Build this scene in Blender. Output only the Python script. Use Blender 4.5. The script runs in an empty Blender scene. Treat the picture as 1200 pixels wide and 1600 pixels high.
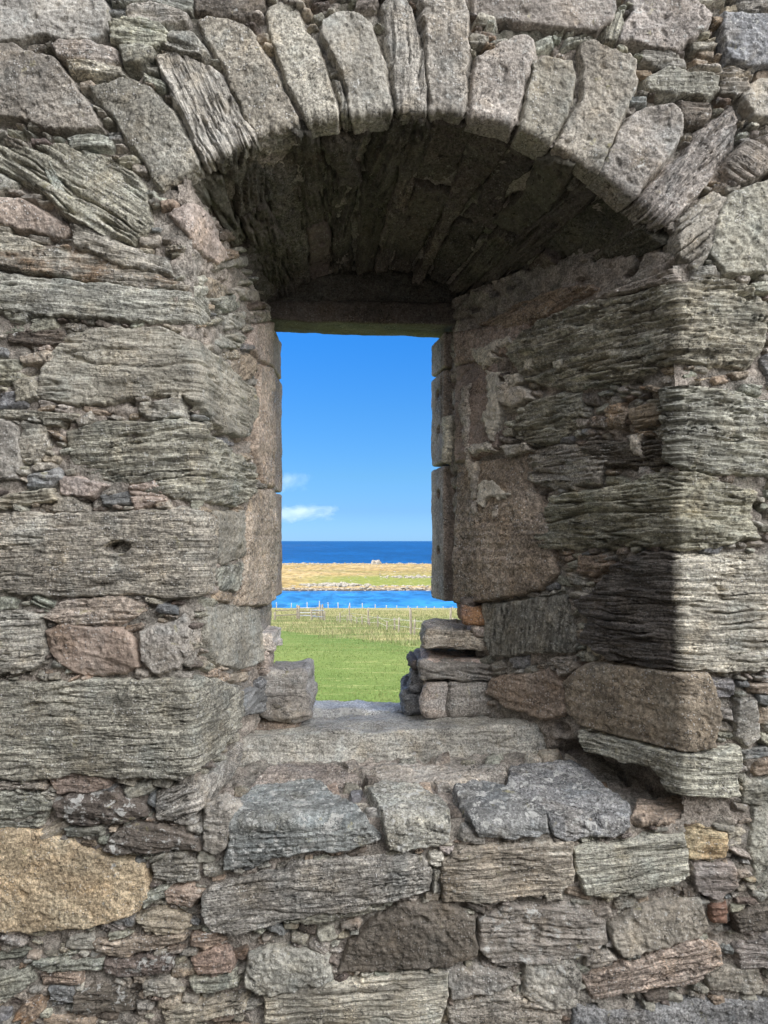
import bpy, math, random
import numpy as np
from mathutils import Vector

# ------------------------------------------------------------------ camera, sky, sun
sc = bpy.context.scene
C = sc.collection
EYE, F = 1.6, 1160.0                      # eye height (m); focal length for the 1200 x 1600 frame
cam_d = bpy.data.cameras.new('camera')
cam = bpy.data.objects.new('camera', cam_d); C.objects.link(cam)
cam.location = (0, 0, EYE); cam.rotation_euler = (math.pi/2, 0, 0)
cam_d.sensor_fit = 'VERTICAL'; cam_d.sensor_height = 36.0; cam_d.lens = 36.0*F/1600
cam_d.shift_y = 45/1600
cam_d.clip_start = 0.05; cam_d.clip_end = 120000
sc.camera = cam

SUN_AZ, SUN_EL = math.radians(-88), math.radians(40)      # azimuth clockwise from +Y
world = bpy.data.worlds.new('World'); sc.world = world; world.use_nodes = True
wn, wl = world.node_tree.nodes, world.node_tree.links
wn.clear()
sky = wn.new('ShaderNodeTexSky'); sky.sky_type = 'NISHITA'; sky.sun_disc = False
sky.sun_elevation = SUN_EL; sky.sun_rotation = SUN_AZ
sky.air_density = 1.0; sky.dust_density = 0.3; sky.ozone_density = 2.0
# clear maritime sky: deep blue low in the north, paler right at the sea's edge
# thin bright cloud veils the zenith and the south; the north over the sea is clear, deep blue and paler at the horizon
tc = wn.new('ShaderNodeTexCoord'); sep = wn.new('ShaderNodeSeparateXYZ'); wl.new(tc.outputs['Generated'], sep.inputs[0])
rmp = wn.new('ShaderNodeValToRGB'); wl.new(sep.outputs['Z'], rmp.inputs[0])
SKY_STOPS = [(0.0, (0.081, 0.1665, 0.36)), (0.039, (0.063, 0.126, 0.2592)), (0.086, (0.0612, 0.1287, 0.2187)), (0.17, (0.0477, 0.1314, 0.2304)), (0.26, (0.0315, 0.1332, 0.2574)), (0.5, (0.045, 0.18, 0.324))]
while len(rmp.color_ramp.elements) < len(SKY_STOPS): rmp.color_ramp.elements.new(1.0)
for e, (p, c) in zip(rmp.color_ramp.elements, SKY_STOPS): e.position = p; e.color = (*c, 1)
fac = wn.new('ShaderNodeMapRange'); fac.interpolation_type = 'SMOOTHSTEP'
wl.new(sep.outputs['Y'], fac.inputs['Value']); fac.inputs['From Min'].default_value = 0.1; fac.inputs['From Max'].default_value = 0.7
bw = wn.new('ShaderNodeRGBToBW'); wl.new(sky.outputs[0], bw.inputs[0])
veil = wn.new('ShaderNodeMix'); veil.data_type = 'RGBA'; veil.blend_type = 'MULTIPLY'; veil.inputs[0].default_value = 1.0
wl.new(bw.outputs[0], veil.inputs[6]); veil.inputs[7].default_value = (.67, .66, .66, 1)
# added bright sky patch high in the south-east, unseen, gives the wall directional light
dot = wn.new('ShaderNodeVectorMath'); dot.operation = 'DOT_PRODUCT'; wl.new(tc.outputs['Generated'], dot.inputs[0])
dot.inputs[1].default_value = Vector((.52, -.59, .62)).normalized()
added_glow = wn.new('ShaderNodeMapRange'); added_glow.interpolation_type = 'SMOOTHSTEP'; wl.new(dot.outputs['Value'], added_glow.inputs['Value'])
for k, x in (('From Min', .86), ('From Max', .985), ('To Min', 1.0), ('To Max', 12.0)): added_glow.inputs[k].default_value = x
vb = wn.new('ShaderNodeVectorMath'); vb.operation = 'SCALE'; wl.new(veil.outputs[2], vb.inputs[0]); wl.new(added_glow.outputs[0], vb.inputs['Scale'])
cl = wn.new('ShaderNodeMix'); cl.data_type = 'RGBA'; cl.inputs[0].default_value = .92
wl.new(sky.outputs[0], cl.inputs[6]); wl.new(vb.outputs[0], cl.inputs[7])
clear = wn.new('ShaderNodeMix'); clear.data_type = 'RGBA'; clear.blend_type = 'MULTIPLY'; clear.inputs[0].default_value = 1.0
wl.new(sky.outputs[0], clear.inputs[6]); wl.new(rmp.outputs[0], clear.inputs[7])
tint = wn.new('ShaderNodeMix'); tint.data_type = 'RGBA'
wl.new(fac.outputs[0], tint.inputs[0]); wl.new(cl.outputs[2], tint.inputs[6]); wl.new(clear.outputs[2], tint.inputs[7])
bg = wn.new('ShaderNodeBackground'); bg.inputs[1].default_value = 0.15
wo = wn.new('ShaderNodeOutputWorld')
wl.new(tint.outputs[2], bg.inputs[0]); wl.new(bg.outputs[0], wo.inputs[0])

sun_d = bpy.data.lights.new('sun', 'SUN'); sun_d.energy = 2.07; sun_d.angle = math.radians(.5); sun_d.color = (1, .95, .87)
sun = bpy.data.objects.new('sun', sun_d); C.objects.link(sun)
to_sun = Vector((math.sin(SUN_AZ)*math.cos(SUN_EL), math.cos(SUN_AZ)*math.cos(SUN_EL), math.sin(SUN_EL)))
sun.rotation_euler = to_sun.to_track_quat('Z', 'Y').to_euler()
sun.location = to_sun*30
sc.view_settings.view_transform = 'Standard'; sc.view_settings.look = 'None'
sc.view_settings.exposure = 2.35; sc.view_settings.gamma = 1.0
sc.render.engine = 'CYCLES'
sc.cycles.max_bounces = 6; sc.cycles.diffuse_bounces = 4; sc.cycles.volume_bounces = 2

# ------------------------------------------------------------------ noise
rng = np.random.default_rng(7); random.seed(7)
_P = rng.permutation(256).astype(np.int64); _P = np.concatenate([_P, _P, _P])
_G = rng.normal(size=(256, 3)); _G /= np.linalg.norm(_G, axis=1)[:, None]
def pn(x, y, z=0.0):
    x, y, z = np.broadcast_arrays(np.asarray(x, float), np.asarray(y, float), np.asarray(z, float))
    xi, yi, zi = np.floor(x), np.floor(y), np.floor(z)
    xf, yf, zf = x-xi, y-yi, z-zi
    X, Y, Z = xi.astype(np.int64) & 255, yi.astype(np.int64) & 255, zi.astype(np.int64) & 255
    f = lambda t: t*t*t*(t*(t*6-15)+10)
    u, v, w = f(xf), f(yf), f(zf)
    def g(i, j, k):
        h = _P[_P[_P[(X+i) & 255]+((Y+j) & 255)]+((Z+k) & 255)]
        q = _G[h]
        return q[..., 0]*(xf-i)+q[..., 1]*(yf-j)+q[..., 2]*(zf-k)
    l = lambda a, b, t: a+t*(b-a)
    return 1.5*l(l(l(g(0,0,0), g(1,0,0), u), l(g(0,1,0), g(1,1,0), u), v),
                 l(l(g(0,0,1), g(1,0,1), u), l(g(0,1,1), g(1,1,1), u), v), w)
def fbm(x, y, z=0.0, o=3):
    s, a, k = 0, 1, 1
    for i in range(o):
        s = s+a*pn(x*k+i*17.3, y*k+i*5.1, z*k if not np.isscalar(z) else z+i*3.7); a *= .5; k *= 2.03
    return s
def rh(k):                                 # hash of integers to 0..1
    k = np.asarray(k).astype(np.int64)
    return _P[_P[k & 255]+((k >> 8) & 255)]/255.0
def sstep(a, b, x):
    t = np.clip((x-a)/(b-a), 0, 1); return t*t*(3-2*t)

# ------------------------------------------------------------------ object helpers
def tagset(o, label=None, cat=None, group=None, kind=None):
    for k, v in (('label', label), ('category', cat), ('group', group), ('kind', kind)):
        if v: o[k] = v
    return o
def empty(name, loc, label, cat, group=None):
    o = bpy.data.objects.new(name, None); C.objects.link(o); o.location = loc
    o.empty_display_size = .2
    return tagset(o, label, cat, group)
def mesh_obj(name, V, Q, mat, parent=None, attrs=None, smooth=True, tris=False):
    """V (n,3), Q (m,4) quads or (m,3) triangles, attrs {name: (type, array)}"""
    V = np.asarray(V, np.float32); Q = np.asarray(Q, np.int32); k = Q.shape[1]
    me = bpy.data.meshes.new(name)
    me.vertices.add(len(V)); me.vertices.foreach_set('co', V.ravel())
    me.loops.add(Q.size); me.loops.foreach_set('vertex_index', Q.ravel())
    me.polygons.add(len(Q)); me.polygons.foreach_set('loop_start', np.arange(0, Q.size, k, dtype=np.int32))
    me.polygons.foreach_set('use_smooth', np.full(len(Q), smooth))
    for n, (t, a) in (attrs or {}).items():
        at = me.attributes.new(n, t, 'POINT')
        at.data.foreach_set('color' if t == 'FLOAT_COLOR' else 'vector' if t == 'FLOAT_VECTOR' else 'value', np.asarray(a, np.float32).ravel())
    me.update(); me.validate()
    me.materials.append(mat)
    o = bpy.data.objects.new(name, me); C.objects.link(o)
    if parent is not None:
        o.parent = parent
        o.matrix_parent_inverse = parent.matrix_basis.inverted()
    return o
def join(parts):
    """[(V, Q, attrs)] -> one (V, Q, attrs)"""
    off, Vs, Qs, A = 0, [], [], {}
    for V, Q, a in parts:
        Vs.append(V); Qs.append(Q+off); off += len(V)
        for n, (t, x) in a.items(): A.setdefault(n, (t, []))[1].append(x)
    return np.concatenate(Vs), np.concatenate(Qs), {n: (t, np.concatenate(x)) for n, (t, x) in A.items()}

# ------------------------------------------------------------------ materials
class NT:
    def __init__(s, name):
        s.m = bpy.data.materials.new(name); s.m.use_nodes = True
        s.n, s.l = s.m.node_tree.nodes, s.m.node_tree.links
        s.n.clear()
        s.out = s.n.new('ShaderNodeOutputMaterial')
    def put(s, sock, v):
        if isinstance(v, bpy.types.NodeSocket): s.l.new(v, sock)
        elif isinstance(v, (tuple, list)) and len(v) == 3 and sock.type == 'RGBA': sock.default_value = (*v, 1)
        else: sock.default_value = v
    def attr(s, n):
        a = s.n.new('ShaderNodeAttribute'); a.attribute_name = n; return a
    def pos(s): return s.n.new('ShaderNodeNewGeometry').outputs['Position']
    def scale(s, v, k):
        m = s.n.new('ShaderNodeVectorMath'); m.operation = 'MULTIPLY'; s.put(m.inputs[0], v); m.inputs[1].default_value = k; return m.outputs[0]
    def noise(s, v, sc_, det=3, rough=.55, dist=0):
        t = s.n.new('ShaderNodeTexNoise'); s.put(t.inputs['Vector'], v); t.inputs['Scale'].default_value = sc_
        t.inputs['Detail'].default_value = det; t.inputs['Roughness'].default_value = rough; t.inputs['Distortion'].default_value = dist
        return t.outputs[0]
    def voro(s, v, sc_, out='Color', feat='F1'):
        t = s.n.new('ShaderNodeTexVoronoi'); t.feature = feat; s.put(t.inputs['Vector'], v); t.inputs['Scale'].default_value = sc_
        return t.outputs[out]
    def math(s, op, a, b=0.0, c=None):
        m = s.n.new('ShaderNodeMath'); m.operation = op; s.put(m.inputs[0], a); s.put(m.inputs[1], b)
        if c is not None: s.put(m.inputs[2], c)
        return m.outputs[0]
    def mr(s, v, a, b, c=0.0, d=1.0, smooth=True):
        m = s.n.new('ShaderNodeMapRange'); m.interpolation_type = 'SMOOTHSTEP' if smooth else 'LINEAR'
        s.put(m.inputs['Value'], v)
        for k, x in (('From Min', a), ('From Max', b), ('To Min', c), ('To Max', d)): s.put(m.inputs[k], x)
        return m.outputs[0]
    def mix(s, f, a, b, mode='MIX'):
        m = s.n.new('ShaderNodeMix'); m.data_type = 'RGBA'; m.blend_type = mode
        s.put(m.inputs[0], f); s.put(m.inputs[6], a); s.put(m.inputs[7], b); return m.outputs[2]
    def mul(s, col, f):
        v = s.n.new('ShaderNodeVectorMath'); v.operation = 'SCALE'; s.put(v.inputs[0], col); s.put(v.inputs['Scale'], f); return v.outputs[0]
    def sepx(s, v):
        m = s.n.new('ShaderNodeSeparateXYZ'); s.put(m.inputs[0], v); return m.outputs
    def bump(s, h, strength, dist, nrm=None):
        b = s.n.new('ShaderNodeBump'); s.put(b.inputs['Height'], h); b.inputs['Strength'].default_value = strength; b.inputs['Distance'].default_value = dist
        if nrm is not None: s.put(b.inputs['Normal'], nrm)
        return b.outputs[0]
    def bsdf(s, col, rough=.85, nrm=None, spec=.35):
        b = s.n.new('ShaderNodeBsdfPrincipled'); s.put(b.inputs['Base Color'], col); s.put(b.inputs['Roughness'], rough)
        s.put(b.inputs['Specular IOR Level'], spec)
        if nrm is not None: s.put(b.inputs['Normal'], nrm)
        s.l.new(b.outputs[0], s.out.inputs['Surface']); return s.m

def stone_material():
    t = NT('rubble_stone'); P = t.pos()
    g = t.attr('gco').outputs['Vector']; tint_ = t.attr('tint').outputs['Color']; par = t.sepx(t.attr('par').outputs['Vector'])
    lay, lich, rust = par[0], par[1], par[2]
    col = tint_
    col = t.mul(col, t.mr(t.noise(P, 7, 3), .3, .7, .72, 1.26))
    # foliation streaks along the grain, fading with the layered amount
    st = t.noise(t.scale(g, (9, 85, 30)), 1, 4, .6, .4)
    st2 = t.noise(t.scale(g, (30, 260, 90)), 1, 3, .6, .2)
    col = t.mix(lay, col, t.mul(t.mul(col, t.mr(st, .3, .7, .62, 1.38)), t.mr(st2, .3, .7, .86, 1.14)))
    # warm / cool drift
    hue = t.noise(P, 11, 4, .6)
    col = t.mix(t.mr(hue, .52, .72, 0, .55), col, t.mix(1.0, col, (1.10, 1.0, .86), 'MULTIPLY'))
    col = t.mix(t.mr(hue, .48, .3, 0, .5), col, t.mix(1.0, col, (.88, .98, 1.06), 'MULTIPLY'))
    rn = t.noise(t.scale(g, (9, 16, 12)), 1, 5, .65)
    col = t.mix(t.math('MULTIPLY', rust, t.mr(rn, .42, .62)), col, (.36, .19, .075))
    # grains and mica
    gr = t.noise(P, 150, 3, .75)
    sid = t.scale(g, (0, 0, 1.7))                                     # one value per stone: how coarse its grain shows
    ga = t.mr(t.noise(sid, 1, 1), .35, .65, .45, 1.2); gb = t.mr(t.noise(sid, 2.3, 1), .35, .65, .3, 1.35)
    col = t.mul(col, t.math('MULTIPLY_ADD', t.mr(gr, .3, .7, -.48, .5), ga, 1.0))
    gr2 = t.noise(P, 62, 3, .7)
    col = t.mul(col, t.math('MULTIPLY_ADD', t.mr(gr2, .32, .68, -.28, .27), gb, 1.0))
    crk = t.noise(t.scale(P, (9, 9, 14)), 1, 4, .6, .8)              # hairline cracks
    crk = t.math('MULTIPLY', t.mr(t.math('ABSOLUTE', t.math('SUBTRACT', crk, .5)), .012, .002), t.mr(t.noise(P, 5.5, 2), .48, .58))
    col = t.mul(col, t.mr(crk, 0, 1, 1, .35))
    cell = t.sepx(t.voro(P, 150))[0]
    dotn = t.voro(P, 150, 'Distance')
    mica = t.math('MULTIPLY', t.math('GREATER_THAN', cell, .76), t.mr(dotn, .5, .25))
    mica = t.math('MULTIPLY', t.math('MULTIPLY', mica, t.math('MINIMUM', gb, 1.0)), t.mr(t.noise(P, 16, 3), .36, .6))
    col = t.mix(t.math('MULTIPLY', mica, t.mr(t.sepx(tint_)[0], .15, .26, .18, .62, False)), col, (.72, .71, .69))
    # dark pits
    pit = t.mr(t.noise(P, 85, 3, .65), .37, .28)
    col = t.mul(col, t.mr(pit, 0, 1, 1, .42))
    h0 = pit
    # crustose lichen: pale grey-white rosettes
    ln = t.noise(P, 34, 5, .68, .3); lm = t.mr(ln, t.math('SUBTRACT', .70, t.math('MULTIPLY', lich, .2)), t.math('SUBTRACT', .745, t.math('MULTIPLY', lich, .2)))
    lm = t.math('MULTIPLY', lm, t.mr(lich, 0, .12))
    col = t.mix(t.math('MULTIPLY', lm, .85), col, t.mul((.56, .56, .53), t.mr(gr2, .3, .7, .8, 1.1)))
    yn = t.mr(t.noise(P, 19, 5, .7, .4), .63, .72)
    col = t.mix(t.math('MULTIPLY', t.math('MULTIPLY', yn, t.mr(lich, .05, .3)), .55), col, (.40, .37, .20))
    rough = t.mr(mica, 0, 1, .88, .32)
    h = t.math('ADD', t.math('MULTIPLY', gr, .5), t.math('MULTIPLY', gr2, .9))
    h = t.math('ADD', h, t.math('MULTIPLY', t.math('MULTIPLY', st2, lay), 1.3))
    h = t.math('ADD', h, t.math('MULTIPLY', mica, .35)); h = t.math('SUBTRACT', h, t.math('MULTIPLY', h0, .8))
    return t.bsdf(col, rough, t.bump(h, 1.0, .005), .4)

def mortar_material():
    t = NT('lime_mortar'); P = t.pos()
    n1 = t.noise(P, 6, 4, .6)
    col = t.mix(t.mr(n1, .38, .62), (.29, .272, .24), (.40, .352, .305))
    col = t.mul(col, t.mr(t.noise(P, 30, 4, .65), .3, .7, .66, 1.28))
    gr = t.noise(P, 170, 3, .75)
    col = t.mul(col, t.mr(gr, .3, .7, .52, 1.46))
    cell = t.sepx(t.voro(P, 150))
    peb = t.math('MULTIPLY', t.math('GREATER_THAN', cell[0], .78), t.mr(t.voro(P, 150, 'Distance'), .5, .3))
    col = t.mix(t.math('MULTIPLY', peb, .6), col, t.mul((.5, .44, .38), t.mr(cell[1], 0, 1, .35, 1.1)))
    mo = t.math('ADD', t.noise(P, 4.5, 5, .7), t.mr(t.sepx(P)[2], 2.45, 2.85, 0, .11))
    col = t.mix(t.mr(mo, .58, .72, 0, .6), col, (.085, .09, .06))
    h = t.math('ADD', gr, t.math('MULTIPLY', t.noise(P, 90, 3, .7), 1.6))
    h = t.math('ADD', h, t.math('MULTIPLY', peb, .6))
    return t.bsdf(col, .92, t.bump(h, 1.0, .004), .25)

M_STONE = stone_material(); M_MORTAR = mortar_material()

# ------------------------------------------------------------------ the wall's surfaces
# A fold is a surface bent over an arris: q < 0 lies on the inner face, q > 0 runs into the window recess.
def px3(x, y, Y=2.0): return np.array([(x-600)/F*Y, Y, EYE+(845-y)/F*Y])
def unit(v): return v/np.linalg.norm(v, axis=-1, keepdims=True)
def fold(q, P0, ef, er, nf, nr, r):
    q = q[:, None]; w = np.clip((q+r)/(2*r), 0, 1)
    A, B = P0+ef*r, P0+er*r
    Z = (1-w)**2*A+2*w*(1-w)*P0+w*w*B
    Z = np.where(q < -r, P0-ef*q, np.where(q > r, P0+er*q, Z))
    s = w*w*(3-2*w)
    return Z, unit(nf*(1-s)+nr*s)
FN = np.array([0., -1., 0.])
def bc(v, n): return np.broadcast_to(np.asarray(v, float), (n, 3))
ARX = [(0.0, -.520), (.9, -.522), (1.3, -.526), (1.65, -.502), (1.95, -.51), (2.3, -.527), (3.3, -.527)]     # left arris
EL = unit(np.array([.105, .75, 0.])); NL = np.array([EL[1], -EL[0], 0.])
def S_left(u, v):
    n = len(u); x = np.interp(v, *zip(*ARX))+.004*pn(v*14, 3.3)+.003*pn(v*43, 8.8)
    P0 = np.stack([x, np.full(n, 2.0), v], 1)
    return fold(u, P0, bc((-1, 0, 0), n), bc(EL, n), bc(FN, n), bc(NL, n), .004)
ER = unit(np.array([-.539, .75, 0.])); NR = np.array([-ER[1], ER[0], 0.])
def S_right(u, v):
    n = len(u); x = np.interp(v, [0, 1.2, 1.6, 2.4, 3.3], [.825, .812, .797, .788, .79])+.004*pn(v*14, 13.3)+.004*pn(v*43, 18.8)
    P0 = np.stack([x, np.full(n, 2.0), v], 1)
    return fold(-u, P0, bc((1, 0, 0), n), bc(ER, n), bc(FN, n), bc(NR, n), .006)
def resample(pts, n=400):
    p = np.array(pts, float)
    for _ in range(2):                       # soften the corners
        q = np.concatenate([p[:1], np.stack([.75*p[:-1]+.25*p[1:], .25*p[:-1]+.75*p[1:]], 1).reshape(-1, p.shape[1]), p[-1:]]); p = q
    s = np.concatenate([[0], np.cumsum(np.linalg.norm(np.diff(p, axis=0), axis=1))])
    t = np.linspace(0, s[-1], n)
    return np.stack([np.interp(t, s, p[:, k]) for k in range(p.shape[1])], 1), s[-1]
ARCH_F = [(225, 350), (262, 316), (300, 287), (345, 260), (410, 230), (480, 206), (560, 195), (640, 190), (735, 197), (800, 214), (860, 245), (930, 289), (1000, 340), (1062, 402), (1090, 445)]
ARCH_F = [(x+(x-620)*.035, y-20) for x, y in ARCH_F]
ARCH_B = [(385, 520), (402, 490), (420, 468), (450, 446), (490, 430), (560, 419), (620, 421), (680, 433), (720, 451), (755, 476), (790, 500), (830, 530)]
AF, ALEN = resample([px3(*p) for p in ARCH_F]); AB, _ = resample([px3(*p, 2.76) for p in ARCH_B])
AT = unit(np.gradient(AF, axis=0))
def S_arch(u, w):
    i = np.clip(u/ALEN, 0, 1)*(len(AF)-1); ov = (u-np.clip(u, 0, ALEN))[:, None]
    g = lambda A: np.stack([np.interp(i, np.arange(len(A)), A[:, k]) for k in range(3)], 1)
    P0, B, T = g(AF), g(AB), unit(g(AT)); P0 = P0+T*ov
    ef = np.stack([-T[:, 2], T[:, 0]*0, T[:, 0]], 1)        # radially outwards on the face
    er = (B-P0)/.78
    nr = -unit(np.cross(er, T)); nr = np.where((nr[:, 2:] > 0), -nr, nr)
    return fold(-w, P0, ef, er, bc(FN, len(u)), nr, .007)
ESL = unit(np.array([0., .45, .035])); NSL = np.array([0., -ESL[2], ESL[1]])
def S_sill(u, w):
    n = len(u)
    P0 = np.stack([u, np.full(n, 2.0), np.interp(u, [-.5, .2, .8], [.845, .842, .835])], 1)
    return fold(w, P0, bc((0, 0, -1), n), unit(np.stack([u*0, u*0+.45, np.interp(u, [-.2, .7], [.035, .105])], 1)), bc(FN, n), bc(NSL, n), .014)
def S_face(u, v):
    n = len(u); return np.stack([u, np.full(n, 2.0), v], 1), bc(FN, n)

class Patch:
    def __init__(s, fn, u0, u1, v0, v1):
        s.fn = fn
        U, V = np.meshgrid(np.arange(u0, u1, .02), np.arange(v0, v1, .02)); s.tu, s.tv = U.ravel(), V.ravel()
        s.tp = s.proj(s.tu, s.tv)
    def proj(s, u, v):
        P, _ = s.fn(u, v); return np.stack([600+F*P[:, 0]/P[:, 1], 845-F*(P[:, 2]-EYE)/P[:, 1]], 1)
    def inv(s, pts):
        pts = np.array(pts, float)
        i = np.argmin(((s.tp[None]-pts[:, None])**2).sum(2), axis=1); u, v = s.tu[i].copy(), s.tv[i].copy()
        e = 1e-3
        for _ in range(6):
            p = s.proj(u, v); du = (s.proj(u+e, v)-p)/e; dv = (s.proj(u, v+e)-p)/e; d = pts-p
            det = du[:, 0]*dv[:, 1]-du[:, 1]*dv[:, 0]; det = np.where(np.abs(det) < 1, 1e9, det)
            u += np.clip((d[:, 0]*dv[:, 1]-d[:, 1]*dv[:, 0])/det, -.03, .03); v += np.clip((du[:, 0]*d[:, 1]-du[:, 1]*d[:, 0])/det, -.03, .03)
        return np.stack([u, v], 1)
PA = {'F': Patch(S_face, -1.5, 1.5, -.05, 3.4), 'L': Patch(S_left, -1.3, .8, .5, 2.8), 'R': Patch(S_right, -.98, .9, .5, 2.8),
      'A': Patch(S_arch, -.1, ALEN+.1, -.80, .75), 'B': Patch(S_sill, -.75, 1.1, -.9, .5)}

# ------------------------------------------------------------------ stone reliefs
def sdf(poly, x, y):
    d = np.full(len(x), 1e9); ins = np.zeros(len(x), bool); n = len(poly)
    for i in range(n):
        ax, ay = poly[i]; bx, by = poly[(i+1) % n]
        ex, ey = bx-ax, by-ay; L = ex*ex+ey*ey+1e-12
        t = np.clip(((x-ax)*ex+(y-ay)*ey)/L, 0, 1)
        d = np.minimum(d, (x-ax-t*ex)**2+(y-ay-t*ey)**2)
        c = (ay > y) != (by > y)
        if abs(ey) > 1e-12: ins ^= c & (x < ax+(y-ay)*ex/ey)
    return np.where(ins, 1, -1)*np.sqrt(d)
def wave(P):                                # slow unevenness shared by stones and mortar
    return .010*pn(P[:, 0]*2.3+3, P[:, 2]*2.3, P[:, 1]*2.3)+.006*pn(P[:, 0]*6, P[:, 2]*6+9, P[:, 1]*6)
def layers(a, c, z, k=1.0):
    w = c+.014*pn(a*4, c*9, z)+.005*pn(a*17, c*30, z+5)+.0018*pn(a*60, c*90, z)
    h = 0
    for th, am, fa in ((.034, .0075, 5), (.0145, .0056, 9), (.0078, .0030, 16)):
        k_ = np.floor(w/th); fr = w/th-k_
        h = h+am*(1.7*pn(a*fa+rh(k_)*90, rh(k_+57)*60, z)+.55*(fr-.5))
    # open partings along the bedding
    f = pn(a*3.1, w*44, z+2.7); m = sstep(.05, .35, pn(a*5, c*11, z+8.1))
    h = h-.024*np.exp(-(f/.07)**2)*m
    f2 = pn(a*6.5, w*100, z+7.7); h = h-.013*np.exp(-(f2/.085)**2)*sstep(-.1, .3, pn(a*8, c*21, z+1.1))
    return h*k
def grains(u, v, z, k=1.0):
    r = pn(u*28, v*28, z); 
    return k*(.0050*pn(u*13, v*13, z)+.0034*(.35-np.abs(r))*1.5+.0030*pn(u*62, v*62, z)+.0022*pn(u*140, v*140, z)-.006*sstep(.38, .6, pn(u*34, v*34, z+9)))
TY = dict(g=(.10, .007), s=(1.0, .0065), m=(.55, .007), p=(.04, .010))    # layered share, edge rounding
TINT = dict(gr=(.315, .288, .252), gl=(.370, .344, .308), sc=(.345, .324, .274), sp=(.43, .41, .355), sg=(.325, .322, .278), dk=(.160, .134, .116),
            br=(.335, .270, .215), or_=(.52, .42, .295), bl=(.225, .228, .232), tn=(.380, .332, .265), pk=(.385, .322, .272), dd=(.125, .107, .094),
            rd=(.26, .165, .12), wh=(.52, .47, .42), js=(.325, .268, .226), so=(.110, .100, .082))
for k in TINT:
    if k not in ('or_', 'rd', 'js', 'br', 'bl'): m_ = sum(TINT[k])/3; TINT[k] = tuple(m_+(x-m_)*.92 for x in TINT[k])
class Stone: pass
def stone(patch, ty, tint_, ang, prot, poly, name='wall_stone', lich=.28, rust=0., label=None, res=.0030, rough=1.0, mod=None, uv=None, jit=1.0):
    s = Stone(); s.patch, s.ty, s.ang, s.prot, s.name, s.label, s.res, s.rough, s.mod, s.jit = patch, ty, math.radians(ang), prot, name, label, res, rough, mod, jit
    s.px = np.array(poly, float) if uv is None else None
    s.poly = PA[patch].inv(poly) if uv is None else np.array(uv, float)
    c = np.array(TINT[tint_] if isinstance(tint_, str) else tint_); s.tint = np.clip(c*np.array([1.0, 1.0, .97])*rng.uniform(.9, 1.12)*rng.uniform(.97, 1.03, 3), 0, 1)
    ext = np.ptp(s.poly, axis=0).min(); s.re = min(TY[ty][1], (.11 if name == 'rubble' else .22)*ext); s.jit = jit*min(1.0, ext/.07); s.grow = 0. if name == 'rubble' else (-.0018 if patch == 'A' else .0045)
    if name == 'voussoir': s.re, s.prot = .0045, prot*.62
    s.lich, s.rust = lich, rust; s.off = rng.uniform(0, 40, 3); s.tilt = rng.normal(0, .035, 2); s.fs = rng.uniform(.7, 1.5)
    return s
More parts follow.
